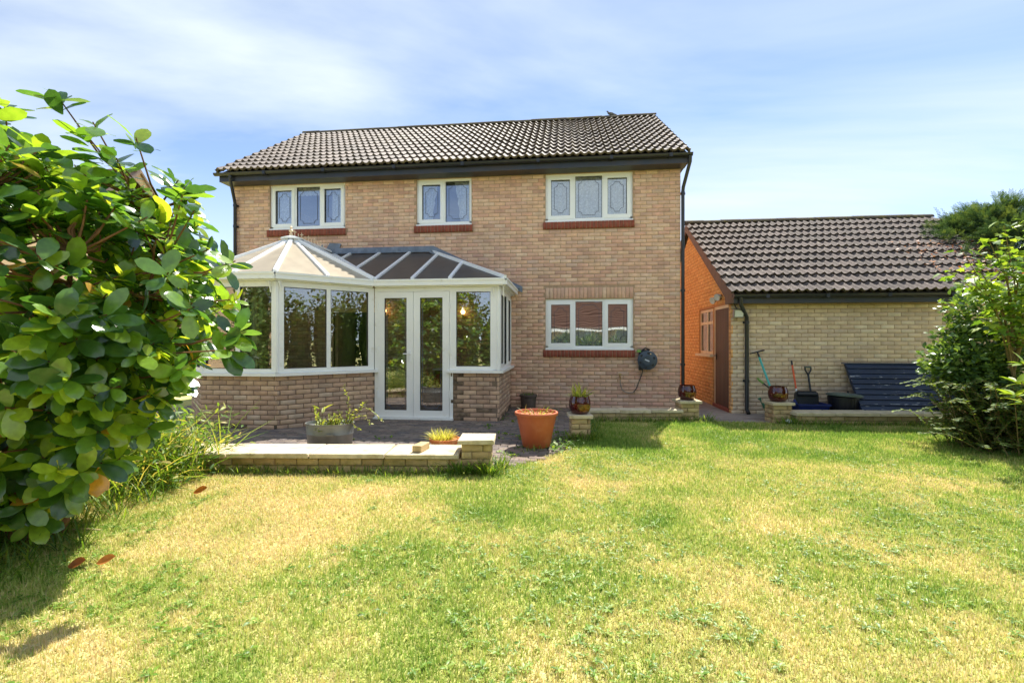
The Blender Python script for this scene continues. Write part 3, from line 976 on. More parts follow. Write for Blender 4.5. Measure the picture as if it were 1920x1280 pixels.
def upright_bar(m_, a, d, s0, s1, y0, y1, z0, z1):
    """box on a facet: s along, y inward"""
    ang = math.atan2(d.y, d.x)
    M = Matrix.Translation(a) @ Matrix.Rotation(ang, 4, 'Z')
    m_.box(s0, s1, y0, y1, z0, z1, M)
def glazed_facet(p, q, splits, z0=WZ, sash=()):
    """white window frame from p to q (left to right from outside); splits = glass intervals along s"""
    p = Vector((p[0], p[1], 0)); q = Vector((q[0], q[1], 0)); d = q - p; ln = d.length; d.normalize()
    m_ = MB()
    upright_bar(m_, p, d, -.035, ln + .035, -.07, .10, z0 + .001, z0 + .045)
    m_.build("window_sill", M_WHITED, cons)
    fr = MB()
    upright_bar(fr, p, d, .01, ln - .01, .0, .07, z0 + .046, z0 + .11)
    upright_bar(fr, p, d, .01, ln - .01, .0, .07, 2.19, 2.27)
    edges = [.01] + [e for s_ in splits for e in s_] + [ln - .01]
    for i in range(0, len(edges), 2):
        if edges[i + 1] - edges[i] > .004:
            upright_bar(fr, p, d, edges[i], edges[i + 1], .002, .068, z0 + .1102, 2.1898)
    w_ = fr.build("window_frame", M_WHITED, cons)
    for i, (s0, s1) in enumerate(splits):
        if i in sash:
            m_ = MB()
            for (aa, bb, cc, dd) in ((s0 - .01, s0 + .035, z0 + .10, 2.20), (s1 - .035, s1 + .01, z0 + .10, 2.20), (s0 + .035, s1 - .035, z0 + .10, z0 + .145), (s0 + .035, s1 - .035, 2.155, 2.20)):
                upright_bar(m_, p, d, aa, bb, -.02, -.0005, cc, dd)
            m_.build("sash", M_WHITED, w_)
        g = MB()
        for (aa, bb, cc, dd) in ((s0, s0 + .008, z0 + .11, 2.19), (s1 - .008, s1, z0 + .11, 2.19), (s0 + .008, s1 - .008, z0 + .11, z0 + .118), (s0 + .008, s1 - .008, 2.182, 2.19)):
            upright_bar(g, p, d, aa, bb, .012, .03, cc, dd)
        g.build("gasket", M_GASKET, w_)
        g = MB(); upright_bar(g, p, d, s0 + .001, s1 - .001, .031, .035, z0 + .111, 2.189); g.build("pane", M_GLASSC, w_)
LN = 1.538
glazed_facet(P[4], P[3], [(.07, .575), (.645, 1.165)])
glazed_facet(P[3], P[2], [(.10, .735), (.80, 1.425)])
glazed_facet((DX1, 7.70), P[1], [(.115, .70)])
glazed_facet(P[1], P[0], [(.10, .52), (.58, 1.06), (1.12, 1.62)], sash=(0, 2))
glazed_facet(P[5], P[4], [(.10, .735), (.80, 1.425)])
glazed_facet((P[6][0], D - .01), P[5], [(.10, .80), (.87, 1.6)])
# corner posts
for i in (1, 3, 4, 5):
    m_ = MB(); m_.tube([(P[i][0] + (.012 if i in (4, 5) else -.012), P[i][1] + .014, WZ + .046), (P[i][0] + (.012 if i in (4, 5) else -.012), P[i][1] + .014, 2.27)], .036, 8)
    m_.build("corner_post", M_WHITED, cons, 30)
    for s_ in (-1, 1):
        m_ = MB(); m_.poly([(P[i][0] + s_ * .085, P[i][1] - .012, 2.262), (P[i][0] + s_ * .085, P[i][1] - .075, 2.262), (P[i][0] + s_ * .085, P[i][1] - .03, 2.18), (P[i][0] + s_ * .085, P[i][1] - .012, 2.10)], .018, (1, 0, 0))
        m_.build("eave_bracket", M_WHITED, cons)
# double door
door_fr = MB()
yD = 7.70
door_fr.box(DX0 - .06, DX0, yD, yD + .07, .05, 2.27)
door_fr.box(DX1, DX1 + .06, yD - .002, yD + .07, .05, 2.27)
door_fr.box(DX0, DX1, yD, yD + .07, 2.205, 2.27)
dfr = door_fr.build("door_frame", M_WHITED, cons)
m_ = MB(); m_.box(DX0 - .07, DX1 + .07, yD - .06, yD + .08, .022, .05); m_.build("door_sill", M_WHITED, cons)
xm = (DX0 + DX1) / 2
for s_, (a, b) in enumerate(((DX0 + .004, xm - .003), (xm + .003, DX1 - .004))):
    st = .115
    f_ = MB()
    f_.box(a, a + st, yD - .012, yD + .05, .055, 2.20); f_.box(b - st, b, yD - .012, yD + .05, .055, 2.20)
    f_.box(a + st, b - st, yD - .0118, yD + .05, .055, .175); f_.box(a + st, b - st, yD - .0118, yD + .05, 2.095, 2.20)
    leaf = f_.build("door", M_WHITED, cons)
    a2, b2 = a + st, b - st
    g = MB()
    g.box(a2, a2 + .008, yD, yD + .02, .175, 2.095); g.box(b2 - .008, b2, yD, yD + .02, .175, 2.095)
    g.box(a2 + .008, b2 - .008, yD, yD + .02, .175, .183); g.box(a2 + .008, b2 - .008, yD, yD + .02, 2.087, 2.095)
    g.build("gasket", M_GASKET, leaf)
    g = MB(); g.box(a2 + .001, b2 - .001, yD + .021, yD + .025, .176, 2.094); g.build("pane", M_GLASSC, leaf)
    g = MB(); g.tube([(x_, yD + .018, z_) for x_, z_ in notched(a2, b2, .175, 2.095, .035, .06)], .0045, 5, False); g.build("leading", M_LEADC, leaf)
    g = MB()
    hx = a - .004 if s_ == 0 else b + .004
    for hz in (.45, 1.2, 1.95):
        g.tube([(hx, yD - .018, hz - .06), (hx, yD - .018, hz + .06)], .011, 8)
    g.build("hinge", M_WHITED, leaf, 40)
    if s_ == 0:
        h = MB()
        h.cbox(b - .06, b - .028, yD - .03, yD - .0125, 1.0, 1.20, .004)
        h.tube([(b - .044, yD - .02, 1.14), (b - .044, yD - .062, 1.14), (b - .16, yD - .062, 1.14)], .010, 8)
        h.build("handle", M_WHITE, leaf, 40)
# eaves gutter around
E1 = (-.97, 7.60); E2 = (-3.224, 7.60); E3 = (-4.304, 6.52); E4 = (-5.636, 6.52); E5 = (-6.80, 7.66)
EE = [(-.97, D - .01), E1, E2, E3, E4, E5, (-6.80, D - .01)]
ez = 2.40
gp = [(p, q) for p, q in zip(EE[:-1], EE[1:])]
for i_, (p, q) in enumerate(gp):
    m_ = MB()
    a = Vector((p[0], p[1], 0)); b = Vector((q[0], q[1], 0))
    d = (a - b).normalized(); nrm = Vector((d.y, -d.x, 0))   # outward
    def prism(off0, off1, z0_, z1_, m_=m_, a=a, b=b, nrm=nrm):
        vs = []
        for e in (b, a):
            for o_, z_ in ((off0, z0_), (off1, z0_), (off1, z1_), (off0, z1_)):
                vs.append(e + nrm * o_ + Vector((0, 0, z_)))
        m_.add(vs, [(0, 1, 2, 3), (7, 6, 5, 4), (0, 4, 5, 1), (1, 5, 6, 2), (2, 6, 7, 3), (3, 7, 4, 0)])
    prism(-.03, .035, 2.292, 2.388)
    prism(.0, .048, 2.366, 2.3975)
    m_.build("gutter", M_WHITED, cons)
    m_ = MB(); prism(-.11, -.033, 2.272, 2.36, m_); m_.build("eaves_beam", M_WHITED, cons)
# roof geometry
A = Vector((-4.97, 8.04, 3.24)); W_ = Vector((-4.97, D - .01, 3.24)); Vv = Vector((-4.88, D - .01, 3.20)); Hp = Vector((-2.71, D - .01, 3.20))
e1, e2, e3, e4, e5 = [Vector((p[0], p[1], ez)) for p in (E1, E2, E3, E4, E5)]
e0 = Vector((-.97, D - .01, ez)); e6 = Vector((-6.80, D - .01, ez))
def panel(pts, mm=None):
    m_ = MB(); m_.poly(pts, .016)
    return m_.build("roof_panel", mm or M_POLY, cons)
def clip_x(poly, xa, xb):
    for lim, sg in ((xa, 1), (xb, -1)):
        o_ = []
        for i in range(len(poly)):
            p, q = poly[i], poly[(i + 1) % len(poly)]
            ip, iq = sg * (p.x - lim) >= 0, sg * (q.x - lim) >= 0
            if ip: o_.append(p)
            if ip != iq:
                t = (lim - p.x) / (q.x - p.x); o_.append(p.lerp(q, t))
        poly = o_
        if not poly: break
    return poly
def gbar(p, q, w_=.055, h_=.04, lift=.012):
    m_ = MB(); m_.bar(p + Vector((0, 0, lift)), q + Vector((0, 0, lift)), w_, h_)
    m_.build("glazing_bar", M_WHITE, cons)
m34 = (e3 + e4) / 2; m23 = (e2 + e3) / 2; m45 = (e4 + e5) / 2
for tri in ((A, m34, e3), (A, e4, m34), (A, e3, m23), (A, m23, e2), (A, m45, e4), (A, e5, m45)):
    panel(list(tri))
panel([A, e2, Vv, W_], M_POLYSH); panel([A, W_, e6, e5])
lean = [e2, e1, Hp, Vv]
bars = [-4.50, -3.85, -3.20, -2.55, -1.90]
edges = [-4.9] + bars + [-.9]
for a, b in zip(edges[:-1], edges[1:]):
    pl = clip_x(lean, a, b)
    if len(pl) >= 3: panel(pl, M_POLYSH)
panel([e1, e0, Hp], M_POLYSH)
for q in (m34, m23, m45): gbar(A.lerp(q, .06), q)
for q in (e3, e4, e5): gbar(A.lerp(q, .06), q, .06, .05)
gbar(A.lerp(e2, .06), e2, .075, .06, .02)
gbar(e2, Vv, .07, .03, .01)
gbar(e1, Hp, .065, .055, .016)
for bx in bars:
    pl = [p for p in clip_x(lean, bx - .001, bx + .001)]
    if len(pl) >= 3:
        lo = min(pl, key=lambda p: p.y); hi = max(pl, key=lambda p: p.y)
        if bx < -3.22:
            # starts at the valley
            t = (bx - e2.x) / (Vv.x - e2.x); lo = e2.lerp(Vv, t)
        gbar(Vector((bx, lo.y, lo.z)), Vector((bx, hi.y, hi.z)))
for by in (8.7,):
    gbar(Vector((-4.97, by, 3.24)), Vector((-6.80, by, ez)))
    t = .5; gbar(Vector((-4.97, by, 3.24)), e2.lerp(Vv, .607))
# ridge with cresting
m_ = MB(); m_.cbox(-5.045, -4.895, 7.96, D - .03, 3.235, 3.285, .02)
m_.lathe([(.0, -.01), (.20, -.01), (.20, .015), (.10, .05), (.05, .065), (0, .066)], (A.x, A.y, 3.225), 14)
ridge = m_.build("ridge", M_WHITED, cons)
for i in range(11):
    y_ = 8.0 + i * .115
    m_ = MB(); top = 3.285 + (.14 if i % 2 else .10)
    if i == 0:
        m_.lathe([(.0, 0), (.03, .0), (.034, .03), (.016, .05), (.04, .085), (.028, .115), (.012, .125), (.026, .155), (.0, .185)], (-4.97, 8.0, 3.285), 10)
    else:
        m_.tube([(-4.97, y_, 3.28), (-4.97, y_, top - .03), (-4.97, y_, top)], [.007, .008, .002], 6)
        if i % 2:
            m_.tube([(-4.97, y_ - .038, top - .05), (-4.97, y_, top - .042), (-4.97, y_ + .038, top - .05)], [.003, .012, .003], 6)
            m_.tube([(-5.008, y_, top - .05), (-4.97, y_, top - .042), (-4.932, y_, top - .05)], [.003, .012, .003], 6)
    m_.build("finial", M_CREAM, ridge, 40)
# lead flashing
m_ = MB()
m_.box(-4.87, -2.68, D - .045, D - .0085, 3.205, 3.325)
m_.poly([(-2.69, D - .047, 3.326), (-.84, D - .047, 2.46), (-.84, D - .047, 2.34), (-2.69, D - .047, 3.19)], .037, (0, -1, 0))
m_.poly([(-2.72, D - .02, 3.26), (-.86, D - .02, 2.45), (-.93, D - .14, 2.415), (-2.75, D - .14, 3.19)], .012)
m_.poly([(-5.12, D - .046, 3.15), (-4.78, D - .046, 3.18), (-4.70, D - .046, 3.42), (-4.95, D - .046, 3.44)], .03, (0, -1, 0))
m_.poly([(-5.10, D - .0475, 3.41), (-7.0, D - .0475, 2.46), (-7.0, D - .0475, 2.34), (-5.10, D - .0475, 3.25)][::-1], .03, (0, -1, 0))
m_.build("flashing", M_FLASH, cons)

# things seen through the conservatory glass
t_ = empty("inner_doorway", (-4.4, D - .06, .03), "cream framed doorway from the house into the conservatory, seen through its glass", "doorway")
m_ = MB()
for a, b in ((-4.96, -4.87), (-3.93, -3.84)): m_.box(a, b, D - .05, D - .012, .03, 2.06)
m_.box(-4.87, -3.93, D - .05, D - .012, 1.96, 2.06); m_.build("door_frame", M_CREAM, t_)
m_ = MB(); m_.box(-4.86, -4.80, D + .02, D + .85, .03, 1.95); m_.build("open_door", M_CREAM, t_)
def lamp(loc, label):
    t = empty("wall_lamp", loc, label, "lamp", "lit lamps inside the conservatory")
    m_ = MB(); m_.lathe([(0, -.012), (.05, -.012), (.05, 0), (0, .0)], (0, 0, 0), 12, M=Matrix.Translation((loc[0], loc[1], loc[2])) @ Matrix.Rotation(PI / 2, 4, 'X'))
    m_.tube([(loc[0], loc[1], loc[2]), (loc[0], loc[1] - .1, loc[2] + .02), (loc[0], loc[1] - .1, loc[2] + .05)], .01, 6)
    m_.build("bracket", M_BRASS, t, 40)
    m_ = MB(); m_.sphere((loc[0], loc[1] - .1, loc[2] + .09), .048, 12, 8); m_.build("bulb", M_BULB, t, 60)
lamp((-2.05, D - .013, 1.86), "glowing round lamp on the wall behind the conservatory's right-hand window")
lamp((-3.72, D - .013, 1.90), "glowing round lamp beside the inner doorway left of the double doors")
t_ = empty("cabinet", (-2.2, 9.15, .03), "brown wooden cabinet inside the conservatory behind the right-hand door", "cabinet")
m_ = MB(); m_.cbox(-2.55, -1.85, 8.95, 9.36, .03, .78, .01); m_.build("carcass", M_CABINET, t_)
m_ = MB(); m_.box(-2.58, -1.82, 8.92, 9.365, .781, .81); m_.build("top", M_WHITE, t_)
for a in (-2.53, -2.19):
    m_ = MB(); m_.box(a, a + .32, 8.935, 8.949, .08, .74); dd_ = m_.build("door", M_CABINET, t_)
    m_ = MB(); m_.sphere((a + (.28 if a < -2.3 else .04), 8.925, .5), .014); m_.build("knob", M_BRASS, dd_)
t_ = empty("watering_bottle", (-3.72, 7.62, .93), None, None)
bpy.data.objects.remove(t_)

# ================================================================== garage
GX0, GY, GZ = 3.10, 9.06, 2.06
garage = empty("garage", (5.8, GY, 0), "single-storey sandy brick garage with grey tiled roof right of the house", "garage")
GX1 = 8.45
GRY, GRZ = 12.03, 4.29
mb = MB(); mb.box(GX0 + .02, GX1, GY + .006, GY + .2, 0, GZ + .06)
gw = mb.build("front_wall", M_MORTAR, garage)
its = course((GX0, GY), 0, GX1 - GX0, 0, GZ + .02, (), .0)
pieces(gw, "brick", "brickwork_far", BB, M_GBRICK, its, 200, prio=lambda it: (0 if pix(it[0])[0] < 1790 else 1, camdist(it[0])))
# gable side wall (faces the house): outward normal -X, seen left to right = decreasing y
mb = MB()
ws = [(GY + .012, 9.19, 0, 2.06), (10.10, 10.14, 0, 2.06), (11.13, 15.0, 0, 2.06), (10.14, 11.13, 0, 1.07)]
for a, b, z0, z1 in ws: mb.box(GX0 + .006, GX0 + .2, a, b, z0, z1)
mb.poly([(GX0 + .006, GY + .012, 2.06), (GX0 + .006, 15.0, 2.06), (GX0 + .006, GRY, 4.0)], .19, (-1, 0, 0))
mb.box(GX0 + .2, GX1, 14.8, 15.0, 0, 2.06); mb.box(GX1 - .2, GX1, GY + .2, 14.8, 0, 2.06)
gs = mb.build("gable_wall", M_BOUNCEM, garage)
def gab(za, zb):
    if zb <= 2.06: return 0, 15.0 - GY
    f = (zb - 2.06) / (4.0 - 2.06)
    return (15.0 - (15.0 - GRY) * f + .0) * 0 + (15.0 - 15.0) + (15.0 - GRY) * f, (15.0 - GY) - (GRY - GY) * f
gl = 15.0 - GY
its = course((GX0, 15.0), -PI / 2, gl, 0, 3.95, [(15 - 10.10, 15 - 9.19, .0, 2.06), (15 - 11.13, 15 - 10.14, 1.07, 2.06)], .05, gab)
pieces(gs, "brick", "brickwork_far", BB, M_BOUNCE, its, 100, prio=lambda it: (0 if 9.1 < it[0][1] < 11.6 else 1, camdist(it[0])))
# side window
wm = empty("dummy", (0, 0, 0)); bpy.data.objects.remove(wm)
m_ = MB(); X_ = GX0 + .03
for a, b, c_, d_ in ((10.14, 10.20, 1.08, 2.05), (11.07, 11.13, 1.08, 2.05), (10.20, 11.07, 1.08, 1.14), (10.20, 11.07, 1.99, 2.05), (10.56, 10.62, 1.14, 1.99), (10.20, 10.56, 1.72, 1.78), (10.62, 11.07, 1.72, 1.78)):
    m_.box(X_ - (.002 if a == 10.56 else 0), X_ + .06, a, b, c_, d_)
gwin = m_.build("window", M_CREAM, garage)
for a, b, c_, d_ in ((10.20, 10.56, 1.14, 1.72), (10.20, 10.56, 1.78, 1.99), (10.62, 11.07, 1.14, 1.72), (10.62, 11.07, 1.78, 1.99)):
    m_ = MB(); m_.box(X_ + .02, X_ + .024, a, b, c_, d_); m_.build("pane", M_GLASS, gwin)
m_ = MB(); m_.box(GX0 - .07, X_ + .05, 10.11, 11.2, 1.025, 1.078); m_.build("window_sill", M_CREAM, gwin)
# plank door
m_ = MB()
for a, b, c_, d_ in ((9.19, 9.245, .03, 2.06), (10.045, 10.10, .03, 2.06), (9.245, 10.045, 2.0, 2.06)): m_.box(X_ - .01, X_ + .08, a, b, c_, d_)
m_.build("door_frame", M_CREAM, garage)
m_ = MB(); m_.box(X_ + .012, X_ + .04, 9.247, 10.043, .08, 1.998); gd = m_.build("door", M_WOODD, garage)
for i in range(8):
    a = 9.25 + i * .099
    m_ = MB(); m_.box(X_ - .006, X_ + .0115, a + .002, a + .096, .08, 1.996); m_.build("plank", M_WOODD, gd)
m_ = MB(); m_.box(GX0 - .02, X_ + .06, 9.19, 10.10, .0, .075); m_.build("door_step", M_RED, garage)
m_ = MB(); m_.box(X_ - .02, X_ - .0065, 9.97, 10.0, .98, 1.10); m_.tube([(X_ - .012, 9.985, 1.06), (X_ - .05, 9.985, 1.06), (X_ - .05, 9.88, 1.06)], .009, 6); m_.build("handle", M_BLACK, gd, 40)
# garage roof
GEY, GEZ = 8.74, 2.205
gsl = Vector((0, GRY - GEY, GRZ - GEZ)); GSL = gsl.length; GU = gsl.normalized(); GN = Vector((0, -GU.z, GU.y))
GVX0, GVX1 = 3.0, 8.62
mb = MB()
mb.poly([(GVX0 + .03, GEY + .08, GEZ + .0), (GVX1, GEY + .08, GEZ + .0), (GVX1, GRY, GRZ - .07), (GVX0 + .03, GRY, GRZ - .07)], .04)
mb.poly([(GVX0 + .03, GRY, GRZ - .07), (GVX1, GRY, GRZ - .07), (GVX1, 2 * GRY - GEY, GEZ - .02), (GVX0 + .03, 2 * GRY - GEY, GEZ - .02)], .04)
groof = mb.build("roof", M_RIDGE, garage)
roof_tiles(groof, GVX0, GVX1, (GEY, GEZ + .01), GU, GN, 11, GSL / 11 - .008, M_TILEG, TB, prio=lambda it: (0 if pix(it[0])[0] < 1840 else 1, camdist(it[0])))
its = []
n = 13
for i in range(n):
    its.append(((GVX0 + (i + .5) * (GVX1 - GVX0) / n, GRY, GRZ + .01 + random.gauss(0, .003)), np.diag([1.0, .95, .95]), random.random()))
pieces(groof, "ridge_tile", "ridge_tiles", RIDGEB, M_RIDGE, its, 300, smooth=True)
m_ = MB()
m_.poly([(GVX0 + .025, GEY + .03, GEZ - .16), (GVX0 + .025, GEY + .03, GEZ + .02), (GVX0 + .025, GRY, GRZ - .01), (GVX0 + .025, 2 * GRY - GEY, GEZ), (GVX0 + .025, 2 * GRY - GEY, GEZ - .17), (GVX0 + .025, GRY, GRZ - .20), (GVX0 + .025, GY + .12, GEZ - .02), (GVX0 + .025, GY + .1, GEZ - .16)], .024, (-1, 0, 0))
m_.build("bargeboard", M_BARGE, garage)
m_ = MB(); m_.box(GVX0 + .052, GX1 + .1, 8.80, 8.82, 2.04, 2.185); m_.build("fascia", M_FASCIA, garage)
m_ = MB(); m_.box(GVX0 + .052, GX1 + .1, 8.822, GY - .003, 2.045, 2.058); m_.build("soffit", M_FASCIA, garage)
g_ = half_gutter((GVX0 + .03, 8.745, 2.185), (GX1 + .1, 8.745, 2.185), .055)
for bx in (3.6, 4.6, 5.6, 6.6, 7.6): g_.box(bx - .03, bx + .03, 8.688, 8.80, 2.125, 2.19)
g_.build("gutter", M_BLACK, garage, 40)
pipe([(3.16, 8.745, 2.16), (3.16, 8.76, 2.02), (3.345, 8.98, 1.80), (3.36, 9.01, 1.72), (3.36, 9.01, .10), (3.36, 8.93, .03)], .036, garage, M_BLACK, [(3.36, 9.01, z) for z in (1.70, .62)])
# security lights
t_ = empty("security_light", (3.1, 9.62, 2.24), "twin-headed security spotlight under the garage bargeboard", "light")
m_ = MB(); m_.box(3.06, 3.1, 9.58, 9.68, 2.18, 2.28); m_.build("base", M_METAL, t_)
for yy_, zz_ in ((9.78, 2.2), (9.50, 2.24)):
    m_ = MB(); m_.lathe([(0, 0), (.035, .0), (.065, .07), (.07, .10), (.06, .10), (0, .085)], (0, 0, 0), 14, M=Matrix.Translation((3.05, yy_, zz_)) @ Matrix.Rotation(R(-110), 4, 'Y') @ Matrix.Rotation(R(25), 4, 'X'))
    m_.tube([(3.06, 9.63, 2.23), (3.05, yy_, zz_)], .012, 6)
    m_.build("lamp_head", M_LAMPG, t_, 40)
t_ = empty("floodlight", (3.17, 8.98, 1.9), "square floodlight hanging below the garage gutter by the downpipe", "light")
Mf = Matrix.Translation((3.175, 8.90, 1.865)) @ Matrix.Rotation(R(12), 4, 'X')
m_ = MB(); m_.box(-.085, .085, -.02, .06, -.075, .075, Mf); m_.build("housing", M_METAL, t_)
m_ = MB(); m_.box(-.07, .07, -.026, -.0205, -.06, .055, Mf); m_.build("lens", M_LAMPG, t_)
m_ = MB(); m_.tube([(3.175, 8.95, 1.9), (3.13, 8.98, 2.04)], .01, 6); m_.build("arm", M_BLACK, t_)

# ================================================================== low garden walls
GB = None
def low_wall(label, p, ang, length, courses, depth, slabs, pillar=None, lean_=0):
    t = empty("garden_wall", (p[0], p[1], 0), label, "wall")
    M = Matrix.Translation((p[0], p[1], 0)) @ Matrix.Rotation(ang, 4, 'Z')
    h = courses * CO
    m_ = MB(); m_.box(.006, length - .006, .008, depth - .01, -.02, h, M); core_ = m_.build("wall_core", M_GMORT, t)
    its_ = course(p, ang, length, 0, h, (), random.random() * .2)
    q = M @ Vector((length, depth, 0))
    pieces(core_, "brick", "bricks_far", BB, M_GSTONE, its_, 300)
    x = -.02
    for sl_ in slabs:
        m_ = MB(); m_.tint = random.random()
        m_.cbox(x, x + sl_ - .008, -.035, depth + .03, h + .004 + random.uniform(0, .006), h + .052 + random.uniform(-.004, .006), .008, M, .004)
        m_.build("coping_slab", M_COPING, t)
        x += sl_
    return t, M
def pillar_part(parent, c, ang, size, courses, cap=.36, name="pillar"):
    M = Matrix.Translation((c[0], c[1], 0)) @ Matrix.Rotation(ang, 4, 'Z')
    h = courses * CO; s_ = size / 2
    m_ = MB(); m_.box(-s_ + .008, s_ - .008, -s_ + .008, s_ - .008, -.02, h, M); core_ = m_.build(name, M_GMORT, parent)
    its_ = []
    for k, (ox, oy) in enumerate(((-s_, -s_), (s_, -s_), (s_, s_), (-s_, s_))):
        q = M @ Vector((ox, oy, 0))
        its_ += course((q.x, q.y), ang + k * PI / 2, size, 0, h, (), .0 if k % 2 else .11)
    pieces(core_, "brick", "bricks_far", BB, M_GSTONE, its_, 300)
    m_ = MB(); m_.tint = random.random(); m_.cbox(-cap / 2, cap / 2, -cap / 2, cap / 2, h + .004, h + .048, .008, M, .004)
    m_.build("cap_stone", M_COPING, core_)
    return h + .048, M
w1, Mw1 = low_wall("long low sandy brick wall with pale coping at the front of the patio", (-4.15, 4.37), R(5.3), 3.12, 2, .40, [.72, .86, .78, .76])
pillar_part(w1, (-.905, 4.82), R(5.3), .30, 4, .37)
w2, _ = low_wall("low shaded brick wall below the ground floor window, ending in a pillar", (.44, 7.88), R(6.5), 1.53, 2, .22, [.52, .52, .54])
pillar_part(w2, (2.105, 8.28), R(6.5), .30, 4, .38)
w3, _ = low_wall("low mossy brick wall in front of the garage, starting at a pillar", (3.72, 7.93), R(4.6), 2.75, 2, .30, [.62, .70, .66, .80])
H3, _ = pillar_part(w3, (3.56, 8.22), R(4.6), .29, 4, .37)
t_ = empty("brick_pillar", (.217, 6.52, 0), "short free-standing brick pillar at the edge of the lawn", "pillar")
HM, _ = pillar_part(t_, (.217, 6.52), R(6), .26, 4, .33, "shaft")
t_ = empty("planter_wall", (6.35, 8.3, 0), "brick stub wall with flat brown coping at the right end behind the shrubs", "wall")
m_ = MB(); m_.box(6.156, 6.75, 8.106, 8.5, 0, .30); core_ = m_.build("wall_core", M_GMORT, t_)
pieces(core_, "brick", "bricks_far", BB, M_PINK, course((6.15, 8.1), 0, .6, 0, .30) + course((6.15, 8.5), -PI / 2, .4, 0, .30), 300)
m_ = MB(); m_.cbox(6.10, 6.8, 8.05, 8.55, .304, .345, .006); m_.build("coping_slab", M_GSTONE, t_)

# ================================================================== pots
def rot3(axis, up, side=None):
    pass
def basis(a, n):
    """3x3 with columns (side, a, n'): leaf length along a, normal near n"""
    a = np.asarray(a, float); a = a / np.linalg.norm(a)
    n = np.asarray(n, float); n = n - a * n.dot(a)
    l_ = np.linalg.norm(n)
    if l_ < 1e-4: n = np.cross(a, [1, .3, .2]); l_ = np.linalg.norm(n)
    n /= l_
    return np.stack([np.cross(a, n), a, n], axis=1)
def leaf_base(W=.26, secs=5, wide=.58, fold=.22, curl=.25, tip=.1):
    """unit-length leaf along +y, x across, z normal"""
    V = []; Q = []
    for i in range(secs):
        t = i / (secs - 1)
        w_ = W * (max(0, math.sin(PI * (t ** (math.log(.5) / math.log(wide))))) ** .75) + (.012 if i == 0 else 0) + (.004 if i == secs - 1 else 0)
        z = -curl * t * t
        V += [(-w_, t, z + fold * w_), (0, t, z), (w_, t, z + fold * w_)]
    for i in range(secs - 1):
        a = i * 3
        Q += [(a, a + 1, a + 4, a + 3), (a + 1, a + 2, a + 5, a + 4)]
    return V, Q
def bulk(name, base, mat_, items_, parent=None, smooth=True):
    """one mesh out of many placed copies"""
    V0, Q0 = np.asarray(base[0], float), np.asarray(base[1])
    if not items_: return None
    Pp = np.array([i[0] for i in items_], float); Aa = np.array([i[1] for i in items_], float)
    VV = np.einsum('nij,vj->nvi', Aa, V0) + Pp[:, None, :]
    QQ = Q0[None] + (np.arange(len(items_)) * len(V0))[:, None, None]
    T = np.repeat(np.array([i[2] for i in items_]), len(V0))
    o = mesh_np(name, VV.reshape(-1, 3), QQ.reshape(-1, Q0.shape[1]), mat_, T, smooth, parent)
    o["kind"] = "stuff"
    return o
LEAF_N = leaf_base(.14, 5, .4, .2, .15)
LEAF_B = leaf_base(.30, 4, .5, .2, .2)
BLADE = leaf_base(.035, 4, .3, .3, .55)
def unit(az, el):
    return np.array([math.cos(az) * math.cos(el), math.sin(az) * math.cos(el), math.sin(el)])

def glazed_pot(loc, label):
    t = empty("glazed_pot", loc, label, "pot", "maroon glazed pots on the brick pillars")
    pr = [(.0, .0), (.095, 0), (.12, .015), (.145, .07), (.152, .13), (.146, .19), (.130, .235), (.130, .252), (.118, .252), (.118, .225), (.0, .205)]
    m_ = MB(); m_.lathe(pr, loc, 30); m_.build("body", M_GLAZE, t, 50)
    m_ = MB(); V = []; F = []
    # ochre splash on the front: a patch that follows the belly, 2 mm proud
    nu, nv = 9, 5
    for j in range(nv + 1):
        for i in range(nu + 1):
            tt = R(-95 + (i / nu) * 78); zz_ = .035 + .105 * j / nv
            k = abs(i / nu - .5) * 2
            zz_ = .085 + (zz_ - .085) * (1 - .5 * k * k)
            rr_ = np.interp(zz_, [p[1] for p in pr[1:7]], [p[0] for p in pr[1:7]]) + .002
            V.append((loc[0] + rr_ * math.cos(tt), loc[1] + rr_ * math.sin(tt), loc[2] + zz_))
    for j in range(nv):
        for i in range(nu):
            a = j * (nu + 1) + i; F.append((a, a + 1, a + nu + 2, a + nu + 1))
    m_.add(V, F); m_.build("glaze_splash", M_GOLD, t, 60)
    m_ = MB(); m_.lathe([(0, .2065), (.117, .2065)], loc, 20); m_.build("soil", M_SOIL, t)
    return t
glazed_pot((.217, 6.52, HM), "maroon glazed pot holding a spiky yellow plant on the free-standing pillar")
glazed_pot((2.105, 8.28, .348), "empty maroon glazed pot on the pillar by the house corner")
glazed_pot((3.56, 8.22, H3), "empty maroon glazed pot on the pillar by the garage tools")

def tuft(name, label, cat, loc, n, rad, hmin, hmax, lean_, mat_, base=BLADE, tl=(0, 1), group=None, wid=1.0):
    its_ = []
    for i in range(n):
        az = random.uniform(0, 2 * PI); rr_ = rad * math.sqrt(random.random())
        el = R(90 - abs(random.gauss(0, lean_)))
        a = unit(az, max(el, R(5))); L_ = random.uniform(hmin, hmax)
        B_ = basis(a, np.array([a[0] * -.2, a[1] * -.2, 1]) + np.random.default_rng(i).normal(0, .2, 3)) @ np.diag([L_ * wid, L_, L_])
        its_.append(((loc[0] + rr_ * math.cos(az), loc[1] + rr_ * math.sin(az), loc[2]), B_, random.uniform(*tl)))
    o = bulk(name, base, mat_, its_)
    if "kind" in o: del o["kind"]
    return tag(o, label, cat, group)
tuft("spiky_plant", "dry yellow spiky plant growing in the maroon pot on the free-standing pillar", "plant", (.217, 6.52, HM + .2), 42, .08, .12, .26, 38, M_POTP, leaf_base(.09, 5, .35, .2, .3), (.3, 1))

